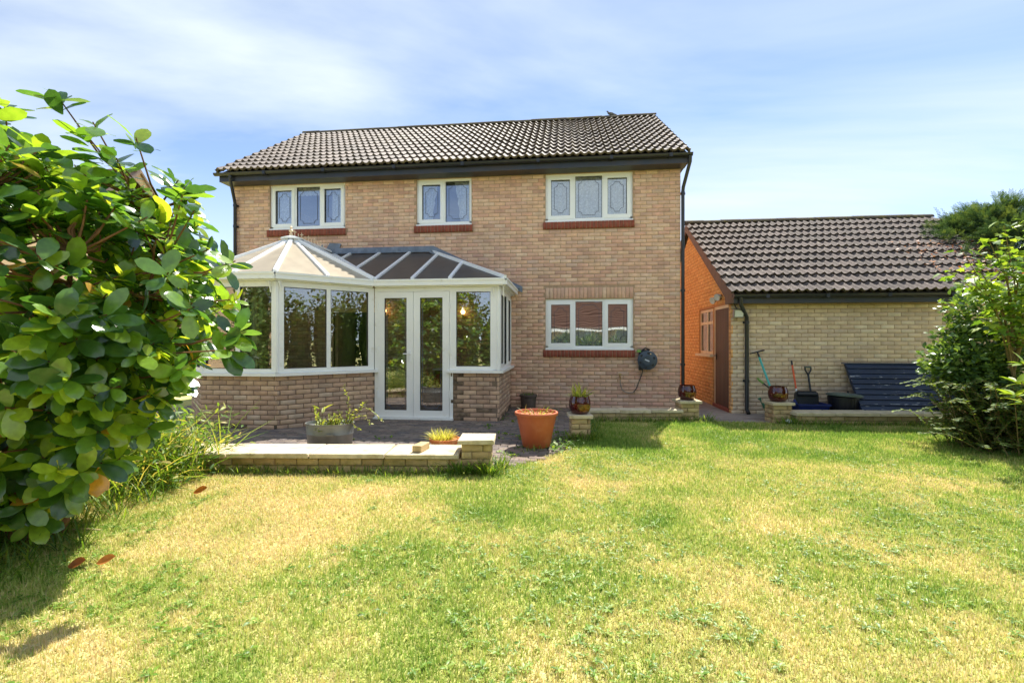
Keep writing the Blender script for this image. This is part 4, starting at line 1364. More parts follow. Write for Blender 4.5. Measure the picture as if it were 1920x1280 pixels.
# large terracotta planter
loc = (-.35, 5.90, .02)
t_ = empty("terracotta_planter", loc, "large orange terracotta planter with weeds on the edge of the paving", "pot")
pr = [(0, 0), (.165, 0), (.175, .012), (.232, .30), (.236, .30), (.243, .345), (.243, .352), (.246, .352), (.252, .40), (.272, .40), (.276, .412), (.276, .432), (.270, .44), (.250, .44), (.238, .40), (0, .39)]
m_ = MB(); m_.lathe(pr, loc, 40); m_.build("body", M_TERRA, t_, 35)
m_ = MB(); m_.lathe([(0, .392), (.237, .392)], loc, 24); m_.build("soil", M_SOIL, t_)
tuft("pot_weeds", "sparse weeds and dead stalks in the large orange planter", "weeds", (loc[0], loc[1], .41), 70, .2, .03, .13, 40, M_LONG, BLADE, (.2, 1), wid=1.6)
its_ = []
for i in range(40):
    az = random.uniform(0, 2 * PI); rr_ = .22 * math.sqrt(random.random())
    its_.append(((loc[0] + rr_ * math.cos(az), loc[1] + rr_ * math.sin(az), .412 + random.random() * .03), basis(unit(random.uniform(0, 2 * PI), R(random.uniform(0, 30))), (0, 0, 1)) * random.uniform(.03, .06), random.random()))
o = bulk("leaf_litter", LEAF_B, M_DEAD, its_); del o["kind"]; tag(o, "brown dead leaves lying in the large orange planter", "leaves")

# small terracotta bowl behind the front wall
loc = (-1.38, 5.27, .02)
t_ = empty("terracotta_bowl", loc, "small wide terracotta bowl behind the wall next to its end pillar", "pot")
m_ = MB(); m_.lathe([(0, 0), (.125, 0), (.13, .01), (.155, .17), (.172, .172), (.176, .21), (.166, .212), (.15, .19), (0, .18)], loc, 32); m_.build("body", M_TERRA2, t_, 35)
m_ = MB(); m_.lathe([(0, .182), (.15, .182)], loc, 20); m_.build("soil", M_SOIL, t_)
tuft("blue_fescue", "tuft of pale blue-green ornamental grass in the small terracotta bowl", "plant", (loc[0] - .03, loc[1], .20), 420, .11, .08, .15, 26, M_POTP, BLADE, (.45, 1), wid=.8)
# galvanised tub
loc = (-2.86, 5.42, .02)
t_ = empty("galvanised_tub", loc, "oval grey galvanised metal tub planter behind the front wall", "tub")
m_ = MB(); m_.lathe([(0, 0), (.262, 0), (.268, .01), (.283, .20), (.287, .205), (.287, .215), (.284, .22), (.292, .325), (.300, .33), (.300, .338), (.288, .338), (.280, .30), (0, .285)], loc, 40, 1, .72)
m_.build("body", M_GALV, t_, 35)
m_ = MB(); m_.lathe([(0, .287), (.279, .287)], loc, 24, 1, .72); m_.build("soil", M_SOIL, t_)
for s_ in (-1, 1):
    m_ = MB(); x_ = loc[0] + s_ * .06
    if s_ > 0: m_.tube([(x_, loc[1] - .2065, .235), (x_ + .02, loc[1] - .225, .25), (x_ + .10, loc[1] - .225, .25), (x_ + .12, loc[1] - .198, .235)], .006, 6); m_.build("handle", M_GALV, t_, 40)

def stems_plant(name, label, loc, spec, mat_leaf, mat_stem, leaf, lsize, gap, tl=(0, 1), cat="plant", spread_=55):
    """spec: list of polylines; leaves set alternately along them"""
    t = empty(name, loc, label, cat)
    m_ = MB(); its_ = []
    for path in spec:
        path = [Vector(p) for p in path]
        m_.tube(path, [.006 - .004 * i / (len(path) - 1) for i in range(len(path))], 5)
        for a, b in zip(path[:-1], path[1:]):
            d = b - a; n_ = max(1, int(d.length / gap))
            for i in range(n_):
                p = a.lerp(b, (i + random.random() * .6) / n_)
                az = random.uniform(0, 2 * PI)
                dv = np.array(d.normalized()) * .8 + unit(az, R(random.uniform(-20, 50))) * (spread_ / 45)
                B_ = basis(dv, unit(random.uniform(0, 2 * PI), R(60))) * (lsize * random.uniform(.6, 1.25))
                its_.append((tuple(p), B_, random.uniform(*tl)))
    m_.build("stems", mat_stem, t)
    o = bulk("leaves", leaf, mat_leaf, its_, t)
    return t
bx, by, bz = -2.86, 5.42, .30
spec = []
for i in range(26):
    az = random.uniform(0, 2 * PI); rr_ = random.uniform(.02, .2)
    x0_, y0_ = bx + .08 + rr_ * math.cos(az), by + .6 * rr_ * math.sin(az)
    spec.append([(x0_, y0_, bz), (x0_ + random.uniform(-.05, .08), y0_ + random.uniform(-.06, .03), bz + random.uniform(.08, .2))])
spec += [[(bx + .2, by, bz), (bx + .24, by, bz + .22), (bx + .23, by, bz + .36), (bx + .19, by - .02, bz + .52)],
         [(bx + .2, by, bz), (bx + .3, by - .02, bz + .18), (bx + .45, by - .03, bz + .26), (bx + .56, by - .03, bz + .20), (bx + .70, by - .04, bz + .08)],
         [(bx + .2, by, bz), (bx + .33, by - .03, bz + .12), (bx + .46, by - .05, bz + .16), (bx + .55, by - .05, bz + .05)],
         [(bx + .18, by, bz), (bx + .3, by - .03, bz + .06), (bx + .40, by - .06, bz - .02)], [(bx + .22, by, bz), (bx + .36, by, bz + .2), (bx + .47, by, bz + .33)]]
stems_plant("trailing_shrub", "straggly small-leaved shrub trailing over the right rim of the metal tub", (bx, by, bz), spec, M_POTP, M_BARKG, LEAF_B, .035, .013, (0, .9))
spec = []
for i in range(3):
    spec.append([(bx - .16 + .03 * i, by - .02, bz), (bx - .17 + .04 * i, by - .02, bz + .14), (bx - .17 + .05 * i, by - .02, bz + .25)])
stems_plant("leafy_weed", "upright long-leaved weed at the left of the metal tub", (bx - .16, by, bz), spec, M_POTP, M_BARKG, LEAF_N, .12, .04, (.3, .8), spread_=40)
tuft("yellow_sedum", "low yellow-green ground plant filling the metal tub", "plant", (bx - .02, by - .03, .29), 260, .17, .02, .06, 45, M_POTP, LEAF_B, (.3, .7))
# dark urn against the house wall
loc = (-.70, 9.14, .02)
t_ = empty("clay_urn", loc, "dark weathered clay pot against the house wall", "pot")
m_ = MB(); m_.lathe([(0, 0), (.13, 0), (.14, .02), (.155, .2), (.16, .24), (.175, .245), (.18, .28), (.17, .29), (.15, .27), (0, .25)], loc, 28); m_.build("body", M_URN, t_, 35)
m_ = MB(); m_.lathe([(0, .255), (.15, .255)], loc, 20); m_.build("soil", M_SOIL, t_)
tuft("urn_weeds", "thin green weeds in the dark clay pot by the house wall", "weeds", (loc[0], loc[1], .27), 60, .12, .03, .1, 30, M_LONG, BLADE, (0, .5), wid=1.4)
# loose brick on coping
Mb = Matrix.Translation((-1.50, 4.76, .208)) @ Matrix.Rotation(R(-8), 4, 'Z')
m_ = MB(); m_.tint = .3; m_.cbox(-.05, .05, -.105, .105, .0, .065, .004, Mb)
tag(m_.build("loose_brick", M_GSTONE), "single loose brick lying on the coping near the end pillar", "brick")

# ================================================================== hose reel and tap
cx, cz = 1.625, .985
t_ = empty("hose_reel", (cx, D - .01, cz), "round grey-blue hose reel fixed to the wall right of the lower window", "hose reel")
Mr = Matrix.Translation((cx, D - .10, cz)) @ Matrix.Rotation(R(-14), 4, 'Z') @ Matrix.Rotation(PI / 2, 4, 'X')
m_ = MB(); m_.lathe([(0, -.07), (.17, -.07), (.18, -.06), (.18, -.04), (.11, -.04), (.11, .07), (.175, .07), (.185, .08), (.185, .105), (.17, .115), (.10, .118), (.09, .125), (.0, .125)], (0, 0, 0), 36, M=Mr)
m_.build("drum", M_REEL, t_, 35)
m_ = MB(); m_.lathe([(.112, -.035), (.155, -.03), (.16, .0), (.155, .06), (.112, .065)], (0, 0, 0), 28, M=Mr); m_.build("wound_hose", M_HOSED, t_, 40)
for k in range(6):
    a = R(20 + k * 60); M_ = Mr @ Matrix.Translation((.138 * math.cos(a), .138 * math.sin(a), .115)) @ Matrix.Rotation(a, 4, 'Z')
    m_ = MB(); m_.lathe([(0, -.002), (.026, -.002), (.026, .0055), (0, .0055)], (0, 0, 0), 12, .8, 1.1, M=M_); m_.build("drum_hole", M_REELD, t_)
m_ = MB(); m_.box(-.045, .045, -.012, .012, .1255, .128, Mr @ Matrix.Rotation(R(-22), 4, 'Z')); m_.build("badge", M_PRINT, t_)
m_ = MB(); m_.lathe([(0, .10), (.014, .10), (.012, .15), (0, .152)], (0, 0, 0), 8, M=Mr @ Matrix.Translation((.065, .125, 0))); m_.build("crank_knob", M_CREAM, t_)
m_ = MB(); m_.cbox(cx - .17, cx + .02, D - .13, D - .002, cz + .15, cz + .20, .01); m_.box(cx - .16, cx - .09, D - .09, D - .002, cz - .2, cz + .15)
m_.tube([(cx - .12, D - .10, cz + .18), (cx - .05, D - .12, cz + .235), (cx + .04, D - .10, cz + .20)], .016, 8)
m_.build("bracket", M_REELD, t_, 40)
m_ = MB(); m_.cbox(cx - .21, cx - .13, D - .14, D - .08, cz + .155, cz + .205, .008); m_.build("hose_connector", M_LIME, t_)
t_ = empty("garden_tap", (1.10, D, .60), "brass outdoor tap with a grey hose looping along the house wall to the reel", "tap")
m_ = MB(); m_.tube([(1.10, D - .001, .66), (1.10, D - .05, .66), (1.10, D - .085, .64), (1.10, D - .085, .60)], .012, 8); m_.tube([(1.10, D - .045, .66), (1.10, D - .045, .70)], .008, 6); m_.box(1.07, 1.13, D - .055, D - .035, .70, .712)
m_.build("valve", M_BRASS, t_, 40)
m_ = MB(); m_.tube([(1.10, D - .085, .605), (1.105, D - .085, .50), (1.14, D - .06, .40), (1.20, D - .04, .35), (1.28, D - .03, .335), (1.36, D - .03, .345)], .010, 8); m_.build("hose", M_HOSE, t_, 60)
m_ = MB(); m_.tube([(1.36, D - .03, .345), (1.42, D - .03, .42), (1.47, D - .03, .56), (1.52, D - .05, .70), (1.545, D - .08, .84)], .010, 8); m_.build("hose_tail", M_HOSED, t_, 60)

# ================================================================== tools by the garage
yg = 8.93
t_ = empty("lawn_edger", (3.82, 8.72, .03), "long-handled garden tool with teal shaft and crossbar leaning on the garage wall", "garden tool")
m_ = MB(); m_.tube([(3.82, 8.72, .05), (3.56, 8.97, 1.06)], .019, 8); m_.build("shaft", M_TEAL, t_, 40)
m_ = MB(); m_.tube([(3.565, 8.965, 1.05), (3.535, 8.985, 1.15)], .016, 8); m_.tube([(3.40, 8.97, 1.125), (3.66, 9.0, 1.19)], .013, 8); m_.build("cross_handle", M_BLACKP, t_, 40)
m_ = MB(); m_.poly([(3.76, 8.70, .03), (3.88, 8.73, .03), (3.86, 8.72, .12), (3.78, 8.71, .12)], .006, (0, 1, 0)); m_.build("blade", M_METAL, t_)
t_ = empty("hand_rake", (3.86, 8.7, .03), "short dark-handled tool with a lime green grip behind the right pillar", "garden tool")
m_ = MB(); m_.tube([(3.95, 8.72, .25), (3.66, 8.93, .55), (3.60, 8.95, .61)], .013, 8); m_.build("shaft", M_BLACKP, t_, 40)
m_ = MB(); m_.tube([(3.62, 8.94, .585), (3.56, 8.96, .64), (3.525, 8.965, .68)], [.02, .024, .016], 8); m_.build("grip", M_LIME, t_, 40)
m_ = MB(); m_.box(3.92, 4.02, 8.70, 8.73, .06, .26); m_.build("head", M_METAL, t_)
# watering can (mostly hidden behind the pillar)
t_ = empty("watering_can", (3.66, 8.72, .015), "green watering can half hidden behind the right pillar", "watering can")
m_ = MB(); m_.lathe([(0, 0), (.12, 0), (.125, .01), (.115, .22), (.10, .26), (.06, .265), (.055, .27), (0, .26)], (3.72, 8.72, .015), 24, 1, .8); m_.build("body", M_GREENP, t_, 40)
m_ = MB(); m_.tube([(3.62, 8.70, .07), (3.54, 8.68, .18), (3.46, 8.66, .32)], [.05, .03, .014], 10); m_.lathe([(0, 0), (.02, 0), (.034, .03), (0, .034)], (0, 0, 0), 12, M=Matrix.Translation((3.455, 8.66, .32)) @ Matrix.Rotation(R(-35), 4, 'Y')); m_.build("spout", M_GREENP, t_, 40)
m_ = MB(); m_.tube([(3.70, 8.72, .275), (3.76, 8.72, .34), (3.85, 8.72, .28), (3.845, 8.72, .12)], .013, 8); m_.build("handle", M_GREENP, t_, 40)
# broom
t_ = empty("broom", (4.20, 8.86, .03), "broom with a black-tipped orange handle leaning on the garage wall", "broom")
m_ = MB(); m_.tube([(4.165, 8.9, .50), (4.137, 8.985, .92)], .015, 8); m_.build("handle", M_REDH, t_, 40)
m_ = MB(); m_.tube([(4.137, 8.985, .92), (4.131, 8.998, 1.0)], .016, 8); m_.build("grip", M_BLACKP, t_, 40)
m_ = MB(); m_.tube([(4.18, 8.86, .16), (4.165, 8.9, .50)], .0135, 8); m_.build("lower_shaft", M_WHITE, t_, 40)
m_ = MB(); m_.cbox(4.05, 4.33, 8.82, 8.88, .11, .16, .01); m_.build("brush_block", M_BROWNW, t_)
m_ = MB()
for i in range(14): m_.bar((4.065 + i * .0195, 8.85, .11), (4.06 + i * .020, 8.84, .02), .012, .04, (0, 1, 0))
m_.build("bristles", M_BLACKP, t_)
# spade
t_ = empty("spade", (4.43, 8.86, .03), "spade with a dark D-shaped handle standing against the garage wall", "spade")
m_ = MB(); m_.tube([(4.44, 8.9, .25), (4.405, 8.97, .74)], .018, 8); m_.build("shaft", M_BLACKP, t_, 40)
m_ = MB(); m_.tube([(4.405, 8.97, .73), (4.385, 8.972, .78), (4.355, 8.974, .83), (4.352, 8.976, .885)], .014, 8); m_.tube([(4.405, 8.97, .73), (4.425, 8.972, .78), (4.452, 8.974, .83), (4.452, 8.976, .885)], .014, 8)
m_.build("yoke", M_BLACKP, t_, 40)
m_ = MB(); m_.tube([(4.345, 8.976, .885), (4.458, 8.976, .885)], .016, 8); m_.build("grip", M_LID, t_, 40)
m_ = MB(); m_.poly([(4.35, 8.87, .28), (4.53, 8.87, .28), (4.52, 8.85, .06), (4.44, 8.845, .03), (4.36, 8.85, .06)], .005, (0, 1, 0)); m_.build("blade", M_METAL, t_)
# blue recycling box
t_ = empty("recycling_box", (4.25, 8.62, .01), "blue plastic recycling box with white print behind the low wall", "box")
m_ = MB()
b0, b1, y0, y1 = 4.00, 4.50, 8.45, 8.80
ring = lambda i, z: [(b0 + i, y0 + i, z), (b1 - i, y0 + i, z), (b1 - i, y1 - i, z), (b0 + i, y1 - i, z)]
vs = ring(.04, .012) + ring(0, .27) + ring(.012, .27) + ring(.05, .02)
fs = [(3, 2, 1, 0), (12, 13, 14, 15)]
for r_ in (0, 4, 8):
    for k in range(4): fs.append((r_ + k, r_ + (k + 1) % 4, r_ + 4 + (k + 1) % 4, r_ + 4 + k))
m_.add(vs, fs); m_.box(b0 - .015, b1 + .015, y0 - .015, y0 + .001, .25, .278); m_.box(b0 - .015, b1 + .015, y1 - .001, y1 + .015, .25, .278); m_.box(b0 - .015, b0 + .001, y0 + .001, y1 - .001, .25, .278); m_.box(b1 - .001, b1 + .015, y0 + .001, y1 - .001, .25, .278)
m_.build("body", M_BLUE, t_)
m_ = MB(); yb = y0 + .012
for a, b, c_, d_ in ((4.16, 4.37, .125, .132), (4.16, 4.37, .165, .172), (4.16, 4.167, .132, .165), (4.363, 4.37, .132, .165)): m_.box(a, b, yb - .003, yb + .02, c_, d_)
m_.build("print", M_PRINT, t_)
m_ = MB(); m_.tube([(3.97, 8.5, .26), (3.955, 8.5, .30), (3.97, 8.54, .33), (4.0, 8.56, .30), (4.0, 8.56, .26)], .022, 8); m_.build("handle", M_BLUE, t_, 40)
t_ = empty("plastic_lid", (4.26, 8.72, .03), "black plastic tray with rounded top standing upright in the blue box", "tray")
m_ = MB(); Ml = Matrix.Translation((4.27, 8.72, .03)) @ Matrix.Rotation(R(-8), 4, 'X')
prof = [(-.185, 0), (.185, 0), (.195, .36), (.185, .41), (.15, .445), (-.15, .445), (-.185, .41), (-.195, .36)]
f_ = [Ml @ Vector((x, -.035 if z > .3 else -.02, z)) for x, z in prof]; b_ = [Ml @ Vector((x, .02, z)) for x, z in prof]
n8 = len(prof)
m_.add(f_ + b_, [tuple(range(n8)), tuple(range(2 * n8 - 1, n8 - 1, -1))] + [(i, i + n8, (i + 1) % n8 + n8, (i + 1) % n8) for i in range(n8)])
m_.tube([Ml @ Vector((-.16, -.04, .385)), Ml @ Vector((.16, -.04, .385))], .035, 10)
m_.build("shell", M_BLACKP, t_, 30)
m_ = MB(); m_.box(-.15, .15, -.036, -.021, .08, .30, Ml); m_.build("panel", M_BLACKP, t_)
# dustbin
t_ = empty("dustbin", (4.83, 8.66, .01), "round black ribbed dustbin with a tilted grey-green lid", "bin")
m_ = MB(); m_.lathe([(0, 0), (.20, 0), (.205, .01), (.23, .36), (.24, .365), (.24, .385), (.225, .385), (.2, .03), (0, .02)], (4.83, 8.66, .01), 32)
for k in range(24):
    a = 2 * PI * k / 24; m_.bar((4.83 + .204 * math.cos(a), 8.66 + .204 * math.sin(a), .03), (4.83 + .23 * math.cos(a), 8.66 + .23 * math.sin(a), .37), .014, .012, (math.cos(a), math.sin(a), 0))
m_.build("body", M_BIN, t_, 35)
m_ = MB(); Ml = Matrix.Translation((4.84, 8.66, .405)) @ Matrix.Rotation(R(4), 4, 'Y') @ Matrix.Rotation(R(-3), 4, 'X')
m_.lathe([(0, -.01), (.25, -.01), (.268, -.008), (.27, .02), (.25, .035), (.12, .055), (0, .06)], (0, 0, 0), 32, M=Ml); m_.build("lid", M_LID, t_, 35)
m_ = MB(); m_.tube([(4.90, 8.66, .455), (4.90, 8.66, .49)], .015, 8); m_.build("lid_knob", M_BIN, t_, 40)
t_ = empty("blue_tub", (5.12, 8.75, .01), "low blue plastic tub between the dustbin and the navy boards", "tub")
m_ = MB(); m_.lathe([(0, 0), (.11, 0), (.13, .15), (.14, .155), (.14, .17), (.12, .17), (.10, .03), (0, .02)], (5.17, 8.72, .01), 24); m_.build("body", M_BLUE, t_, 35)
m_ = MB(); m_.tube([(5.04, 8.72, .17), (5.09, 8.70, .19), (5.25, 8.70, .19), (5.30, 8.72, .17)], .006, 6); m_.build("handle", M_METAL, t_, 40)
# navy shiplap panel leaning on the wall
t_ = empty("board_panel", (5.9, 8.6, .02), "dark navy painted panel of horizontal boards leaning against the garage wall", "fence panel")
p0 = Vector((4.93, 8.22, .02)); pt = Vector((5.04, 8.985, .945))
npl = 11
for i in range(npl):
    a = p0.lerp(pt, i / npl); b = p0.lerp(pt, (i + 1) / npl)
    off = Vector((0, -.016, .012)); L_ = Vector((2.05, 0.02, 0))
    th = Vector((0, .018, -.012))
    vs = [a + off, a + off + L_, b + L_, b, a + off + th, a + off + L_ + th, b + L_ + th, b + th]
    m_ = MB(); m_.add(vs, [(0, 1, 2, 3), (7, 6, 5, 4), (0, 4, 5, 1), (1, 5, 6, 2), (2, 6, 7, 3), (3, 7, 4, 0)]); m_.build("board", M_NAVY, t_)
for s_ in (.03, 1.0, 1.98):
    m_ = MB(); m_.bar(p0 + Vector((s_, .04, -.0)), pt + Vector((s_, .035, -.01)), .05, .04); m_.build("batten", M_NAVY, t_)
m_ = MB(); m_.box(4.985, 7.1, 8.965, 9.01, .945, .965); m_.build("top_rail", M_NAVY, t_)
# white pebble by pillar
m_ = MB(); m_.sphere((3.62, 7.98, .05), .055, 12, 8, .75); tag(m_.build("white_stone", M_WHITED, None, 60), "rounded white stone at the foot of the right pillar", "stone")

# ================================================================== pigeon on the ridge
bl = (1.20, RY, RZ + .088)
t_ = empty("pigeon", bl, "grey pigeon perched on the house ridge near its right end", "bird")
m_ = MB(); c_ = Vector(bl)
m_.tube([c_ + Vector(p) * .72 for p in ((-.10, 0, .17), (-.09, 0, .16), (-.075, 0, .125), (-.05, 0, .09), (.02, 0, .065), (.09, 0, .05), (.15, 0, .035), (.24, 0, .02))], [.009, .022, .02, .032, .045, .038, .022, .009], 12)
m_.tube([c_ + Vector((-.08, 0, .119)), c_ + Vector((-.104, 0, .113))], [.009, .003], 6)
m_.build("body", M_FEATH, t_, 60)
for s_ in (-.02, .02):
    m_ = MB(); m_.tube([c_ + Vector((.0, s_, .03)), c_ + Vector((-.005, s_, -.005)), c_ + Vector((-.03, s_, -.01))], .005, 5); m_.build("leg", M_TWIGR, t_)

# ================================================================== magnolia on the left
def cpos(lat, z, Z):
    """point from sideways offset, height and distance in front of the photograph's viewpoint (only used to lay the plants out on the ground plan)"""
    p = RGT * lat + FWD * Z
    return np.array([p.x, p.y, z])
mag_base = cpos(-3.25, 0, 3.2)
mag = empty("magnolia", tuple(mag_base), "large magnolia with big glossy oval leaves at the left edge", "shrub")
cen = np.array([-3.28, 1.52, 3.15]); rad = np.array([1.36, 1.42, 1.0])   # lat, z, Z
prs = random.Random(5)
tips = []
while len(tips) < 900:
    v = np.array([prs.gauss(0, 1), prs.gauss(0, 1), prs.gauss(0, 1)]); v /= np.linalg.norm(v)
    r_ = prs.uniform(.3, 1.0) ** .5
    lump = 1 + .13 * math.sin(v[0] * 5.1 + v[1] * 3.3) + .09 * math.sin(v[1] * 9 + v[2] * 7)
    p = cen + rad * v * r_ * lump
    if p[1] < .12: continue
    if p[1] < .7 and p[0] > -2.75 + (p[1] - .1) * .6: continue
    if p[2] < 1.9: continue
    if v[0] < -.75: continue
    if p[1] < 1.35 and p[0] * 2.9 / p[2] > -1.80 - (1.35 - (1.35 + (p[1] - 1.35) * 2.9 / p[2])) * .94: continue
    tips.append((p, v))
for lat, z, Z in ((-2.08, 2.33, 2.95), (-2.02, 2.18, 2.95), (-1.76, 1.86, 2.95), (-1.74, 1.62, 2.95), (-1.70, 1.42, 2.9), (-1.72, 1.30, 2.85), (-2.35, 2.62, 2.9), (-2.62, 2.72, 2.9), (-2.95, 2.95, 3.0), (-1.95, 1.95, 3.0), (-2.2, 2.1, 2.8), (-2.15, .98, 2.9), (-2.3, .8, 2.95), (-2.45, .62, 2.9), (-3.0, .35, 2.75), (-2.9, .25, 2.8), (-2.8, .42, 2.85), (-1.85, 1.55, 2.7), (-2.0, 1.75, 2.7)):
    p = np.array([lat, z, Z]); v = (p - cen) / rad; v /= np.linalg.norm(v)
    tips.append((p, v))
stems = MB(); twigs = MB(); items_m = []
mains = []
for k in range(9):
    a = k / 9 * 2 * PI
    b0_ = np.array([-3.25 + .10 * math.cos(a), 0.0, 3.2 + .10 * math.sin(a)])
    tip = cen + rad * np.array([.62 * math.cos(a), prs.uniform(.1, .75), .55 * math.sin(a)])
    mid1 = b0_ + (tip - b0_) * .35 + np.array([prs.uniform(-.1, .1), .1, prs.uniform(-.1, .1)])
    mid2 = b0_ + (tip - b0_) * .7 + np.array([prs.uniform(-.1, .1), .05, prs.uniform(-.1, .1)])
    path = [b0_, mid1, mid2, tip]
    mains.append(path)
    stems.tube([cpos(*q) if False else cpos(q[0], q[1], q[2]) for q in path], [.04, .03, .021, .010], 8)
stems.build("trunk", M_BARK, mag, 60)
segs = [q for pth in mains for (a_, b_) in zip(pth[:-1], pth[1:]) for q in (a_ + (b_ - a_) * .33, a_ + (b_ - a_) * .66, b_)]
segs = np.array(segs)
for p, v in tips:
    d2 = ((segs - p) ** 2).sum(1) + np.where(segs[:, 1] > p[1] + .05, .4, 0)
    s0_ = segs[int(np.argmin(d2))]
    mid = (p + s0_) / 2 + np.array([prs.uniform(-.06, .06), -.04, prs.uniform(-.06, .06)])
    w0, w1_, w2_ = cpos(*s0_), cpos(*mid), cpos(*p)
    twigs.tube([w0, w1_, w2_], [.010, .007, .004], 5, False)
    tw = (w2_ - w1_); tw /= np.linalg.norm(tw)
    vo = cpos(v[0], v[1], v[2]); tw = tw * .7 + vo * .4 + np.array([0, 0, .35]); tw /= np.linalg.norm(tw)
    q1 = np.cross(tw, [.2, .1, .9]); q1 /= np.linalg.norm(q1); q2 = np.cross(tw, q1)
    nl = prs.randint(7, 10)
    young = prs.random() < .15
    for i in range(nl):
        a = i * 2.4 + prs.uniform(-.3, .3); open_ = R(prs.uniform(35, 85)) * (.55 if young else 1)
        dirv = tw * math.cos(open_) + (q1 * math.cos(a) + q2 * math.sin(a)) * math.sin(open_)
        dirv = dirv + np.array([0, 0, -.12])
        sz_ = prs.uniform(.09, .20) * (.75 if young else 1)
        nrm_ = tw * .8 + np.array([0, 0, .45]) + np.array([prs.gauss(0, .5), prs.gauss(0, .5), prs.gauss(0, .35)])
        base_p = w2_ - tw * (.015 + .02 * i * .6)
        t = prs.random() ** 1.5 * .66
        if young: t = prs.uniform(.5, .78)
        if prs.random() < .008: t = .98
        items_m.append((tuple(base_p), basis(dirv, nrm_) * sz_, t))
twigs.build("twigs", M_TWIGR, mag)
def magnolia_leaf():
    """obovate leathery leaf, arched across and along, 40 triangles"""
    V = []; Q = []
    W = (.02, .15, .235, .255, .175, .015)
    T = (0, .22, .45, .68, .88, 1.0)
    for w_, t in zip(W, T):
        for k in (-1, -.5, 0, .5, 1):
            V.append((w_ * k, t, -.16 * t * t + .22 * abs(k) * w_ - .16 * (abs(k) ** 2) * w_ + .012 * math.sin(t * 9 + k * 2) * abs(k)))
    for i in range(5):
        for k in range(4):
            a = i * 5 + k; Q.append((a, a + 1, a + 6, a + 5))
    return V, Q
LEAF_MAG = magnolia_leaf()
def mag_pr(it):
    u, v, Z = pix(it[0])
    inn = -40 < u < 520 and 100 < v < 1100
    return (0 if inn else 1, Z)
pieces(mag, "leaf", "leaves_behind", LEAF_MAG, M_MAG, items_m, 300, K=18, smooth=True, prio=mag_pr)

# ================================================================== weeds and long grass at the patio's left end
its_ = []; its2 = []
for i in range(900):
    t = random.random()
    lat = -3.45 + random.gauss(0, .30) - .35 * t; Z = 4.55 + random.gauss(0, .35)
    if lat > -2.95: continue
    p = cpos(lat, 0, Z)
    el = R(90 - abs(random.gauss(0, 26))); az = random.uniform(0, 2 * PI)
    L_ = random.uniform(.25, .75)
    its_.append((tuple(p), basis(unit(az, el), np.array([0, 0, 1.0])) @ np.diag([L_ * .38, L_, L_]), random.random()))
for i in range(1100):
    lat = -3.42 + random.gauss(0, .30); Z = 4.6 + random.gauss(0, .35); z = random.random() ** 1.3 * .62
    if lat > -2.98 + .1 * random.random(): continue
    p = cpos(lat, z + .02, Z)
    its2.append((tuple(p), basis(unit(random.uniform(0, 2 * PI), R(random.uniform(-10, 60))), unit(random.uniform(0, 2 * PI), R(50))) * random.uniform(.05, .11), random.random()))
t_ = empty("weed_clump", tuple(cpos(-3.45, 0, 4.6)), "clump of tall grasses and leafy weeds at the left end of the front wall", "weeds")
bulk("grass_blades", BLADE, M_LONG, its_, t_); bulk("leaves", LEAF_N, M_LONG, its2, t_)
# rough grass under the magnolia
its_ = []
for i in range(2600):
    lat = random.uniform(-4.3, -2.62); Z = random.uniform(2.1, 4.4)
    edge = -2.72 - .10 * math.sin(Z * 3) - (0.32 if Z > 3.1 else 0)
    if lat > edge + random.gauss(0, .06): continue
    p = cpos(lat, 0, Z)
    L_ = random.uniform(.08, .24)
    its_.append((tuple(p), basis(unit(random.uniform(0, 2 * PI), R(90 - abs(random.gauss(0, 30)))), (0, 0, 1.0)) @ np.diag([L_ * .8, L_, L_]), random.random() * .8))
o = bulk("rough_grass", BLADE, M_LONG, its_); tag(o, "long dark grass under the magnolia", "grass", kind="stuff")

# ================================================================== shrubs on the right
def cloud(n, blobs, size, el=(-20, 60), tl=(0, 1), shell=.55, seed=1, flat=0.0, out_=.8):
    q = random.Random(seed); res = []
    tot = sum(b[2] for b in blobs)
    for c_, r_, w_ in blobs:
        for i in range(int(n * w_ / tot)):
            v = np.array([q.gauss(0, 1), q.gauss(0, 1), q.gauss(0, 1)]); v /= np.linalg.norm(v)
            rr_ = q.uniform(shell, 1.0) * (1 + .12 * math.sin(v[0] * 6 + c_[0] * 5) * math.cos(v[2] * 7))
            p = np.array(c_) + np.array(r_) * v * rr_
            if p[2] < .01: continue
            dirv = v * out_ + unit(q.uniform(0, 2 * PI), R(q.uniform(*el)))
            nrm_ = np.array([q.gauss(0, .45), q.gauss(0, .45), 1.0]) + v * .4
            res.append((tuple(p), basis(dirv, nrm_) * size * q.uniform(.6, 1.3), q.uniform(*tl)))
    return res
def wb(lat, z, Z, rl, rz, rZ, wt=1.0):
    return (cpos(lat, z, Z), (rl, rZ, rz), wt)
